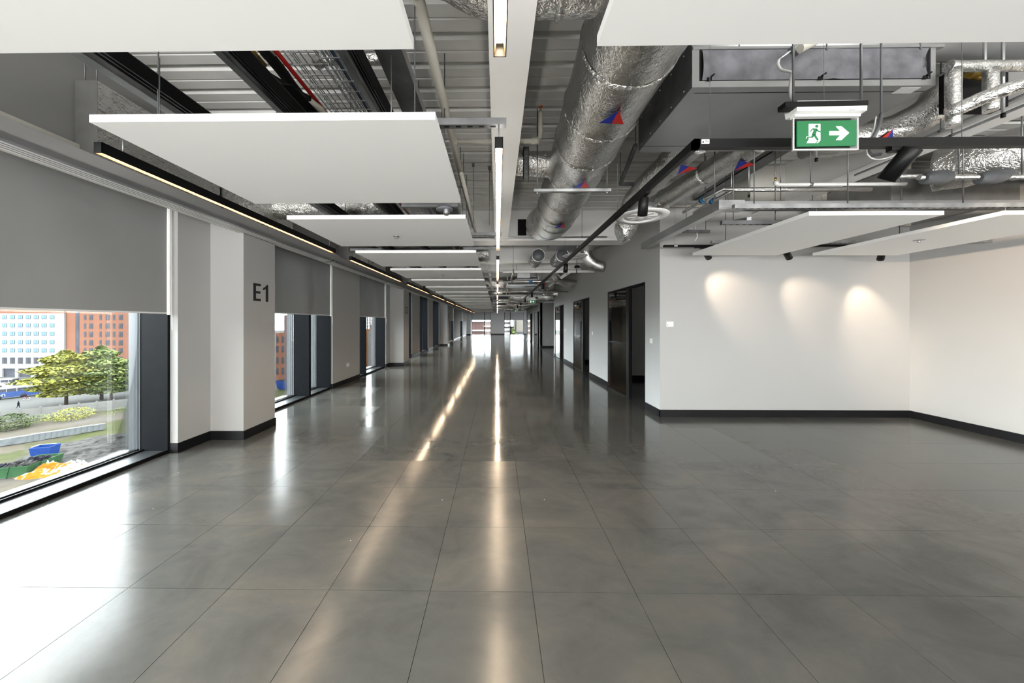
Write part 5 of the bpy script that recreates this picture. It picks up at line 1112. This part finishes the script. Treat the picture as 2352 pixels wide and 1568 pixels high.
# skips, tarp, cages, mound
def skip(c, L, W, H, ang, mat, lab, load=None, grp=None):
    t = thing('skip', lab, 'skip', c, grp); ca, sa = math.cos(ang), math.sin(ang); c = Vector(c)
    def T(x, y, z): return c + Vector((x * ca - y * sa, x * sa + y * ca, z))
    def ringp(k, z, i=0): return [T(-L / 2 * k + i, -W / 2 * (.5 + .5 * k) + i, z), T(L / 2 * k - i, -W / 2 * (.5 + .5 * k) + i, z), T(L / 2 * k - i, W / 2 * (.5 + .5 * k) - i, z), T(-L / 2 * k + i, W / 2 * (.5 + .5 * k) - i, z)]
    mb = MB(); mb.v = [tuple(v) for v in ringp(.72, .1) + ringp(1., H) + ringp(1., H, .1) + ringp(.72, .25, .1)]
    for r in range(3):
        for k in range(4): j = (k + 1) % 4; mb.f.append((r * 4 + k, r * 4 + j, r * 4 + 4 + j, r * 4 + 4 + k))
    mb.f += [(0, 3, 2, 1), (12, 13, 14, 15)]; mb.build('skip_body', mat, t)
    for s in (-1, 1): MB().bar(T(-L * .3, s * W * .3, .05), T(L * .3, s * W * .3, .05), .12, .1).build('skid', 'plastic_grey', t)
    if load:
        R = random.Random(int(c.x * 7)); m = MB()
        for k in range(40):
            x, y = R.uniform(-.42, .42) * L, R.uniform(-.4, .4) * W; s = R.uniform(.12, .35); p = T(x, y, H - .15 + R.random() * .35); e = Vector((R.random(), R.random(), R.random())).normalized() * s
            m.bar(p - e, p + e, s, s * .6)
        o = m.build('rubbish', load, t); o['kind'] = 'stuff'
    return t
SKM = [(5, 1096, 'skip_green', 'cloth_dark'), (48, 1092, 'skip_green', 'rubble'), (82, 1080, 'skip_green', 'cloth_dark'), (104, 1071, 'skip_green', None)]
for k, (px, py, m, ld) in enumerate(SKM): skip(gnd(px, py), 2.9, 1.7, 1.5, .25, m, 'green rubbish skip on the site, %s of the row from the left' % ['first', 'second', 'third', 'fourth'][k], ld, 'green skips on the site')
skip(gnd(82, 1064) + Vector((0, 1, .0)), 2.4, 1.6, 2.2, .3, 'skip_blue', 'blue skip standing behind the green skips')
skip(gnd(655, 893), 6.0, 2.6, 2.6, -.5, 'skip_blue', 'blue skip on the site seen past the E1 column', 'rubble')
def heap(name, c, a, b_, h, mat, lab, seed, ang=0, cat='heap', n=26, jag=.35):
    t = thing(name, lab, cat, c); mb = MB(); c = Vector(c); ca, sa = math.cos(ang), math.sin(ang)
    for i in range(n + 1):
        for j in range(n + 1):
            u, v = i / n * 2 - 1, j / n * 2 - 1; r = max(0, 1 - (u * u + v * v)); z = h * r ** .7 * (1 + jag * noise.noise(Vector((u * 4 + seed, v * 4, 0)))) + .15 * h * noise.noise(Vector((u * 11, v * 11, seed))) * r
            mb.v.append((c.x + u * a * ca - v * b_ * sa, c.y + u * a * sa + v * b_ * ca, c.z - .02 + max(0, z)))
    for i in range(n):
        for j in range(n): q_ = i * (n + 1) + j; mb.f.append((q_, q_ + n + 1, q_ + n + 2, q_ + 1))
    mb.sm = False; o = mb.build('heap_body', mat, t, smooth=False); o['kind'] = 'stuff'; return t
heap('gravel_heap', gnd(268, 1022), 10, 6.5, 1.4, 'rubble', 'long heap of dark gravel beside the window frame', 3, .5)
heap('gravel_heap', gnd(215, 1052), 4, 3, .7, 'rubble', 'lower heap of dark gravel behind the orange netting', 5, .2)
t = heap('orange_netting', gnd(130, 1083), 3.8, 1.9, .9, 'netting_mix', 'crumpled orange netting with rubbish beside the green skips', 7, .35, cat='netting', jag=.9)
heap('white_sacks', gnd(105, 1078), 1.4, .9, 1.0, 'paper', 'white sacks half under the orange netting', 9, .2, cat='sacks', jag=.9); heap('white_sacks', gnd(175, 1075), 1.6, .8, .9, 'bus_white', 'pale sacks at the right end of the orange netting', 11, .2, cat='sacks', jag=.9)
for k in range(14):
    p = gnd(10 + k * 14.5, 1024 - k * 2.4); a = .45
    t = thing('crate_stack', 'silver wire crate stack on the site, %s of the row from the left' % ['first', 'second', 'third', 'fourth', 'fifth', 'sixth', 'seventh', 'eighth', 'ninth', 'tenth', 'eleventh', 'twelfth', 'thirteenth', 'fourteenth', 'fifteenth', 'sixteenth'][k], 'crate stack', p, 'row of silver wire crates')
    d1 = Vector((math.cos(a), math.sin(a), 0)); d2 = Vector((-d1.y * .2 + .9, d1.x * 1, 0)).normalized()
    for s in range(2): MB().bar(p + d2 * (s * 1.5 - .5) + Vector((0, 0, .65)), p + d2 * (s * 1.5 + .75) + Vector((0, 0, .65)), .66, 1.0 + .25 * rr.random()).build('crate', 'cage_metal', t)
t = thing('board', 'pale board lying on the soil in front of the wire crates', 'board', gnd(102, 1024)); p = gnd(102, 1024); MB().bar(p + Vector((-1.1, -.3, .12)), p + Vector((1.1, .3, .12)), 1.3, .1).build('sheet', 'facade_white', t)
t = thing('road_barrier', 'orange and white barrier post beside the fence', 'barrier', gnd(140, 948)); p = gnd(140, 948); MB().box(p.x - .35, p.x + .35, p.y - .3, p.y + .3, GZ, GZ + 1.5).build('barrier_body', 'net_orange', t); MB().box(p.x - .37, p.x + .37, p.y - .32, p.y + .32, GZ + .6, GZ + .9).build('band', 'paper', t)
# outer ledge below the nearest window
o = struct(B(-5.2, -4.44, YB, YF, -.60, -.38).build('trim_20', 'facade_white')); o['label'] = 'white outer ledge of the building below the nearest window'
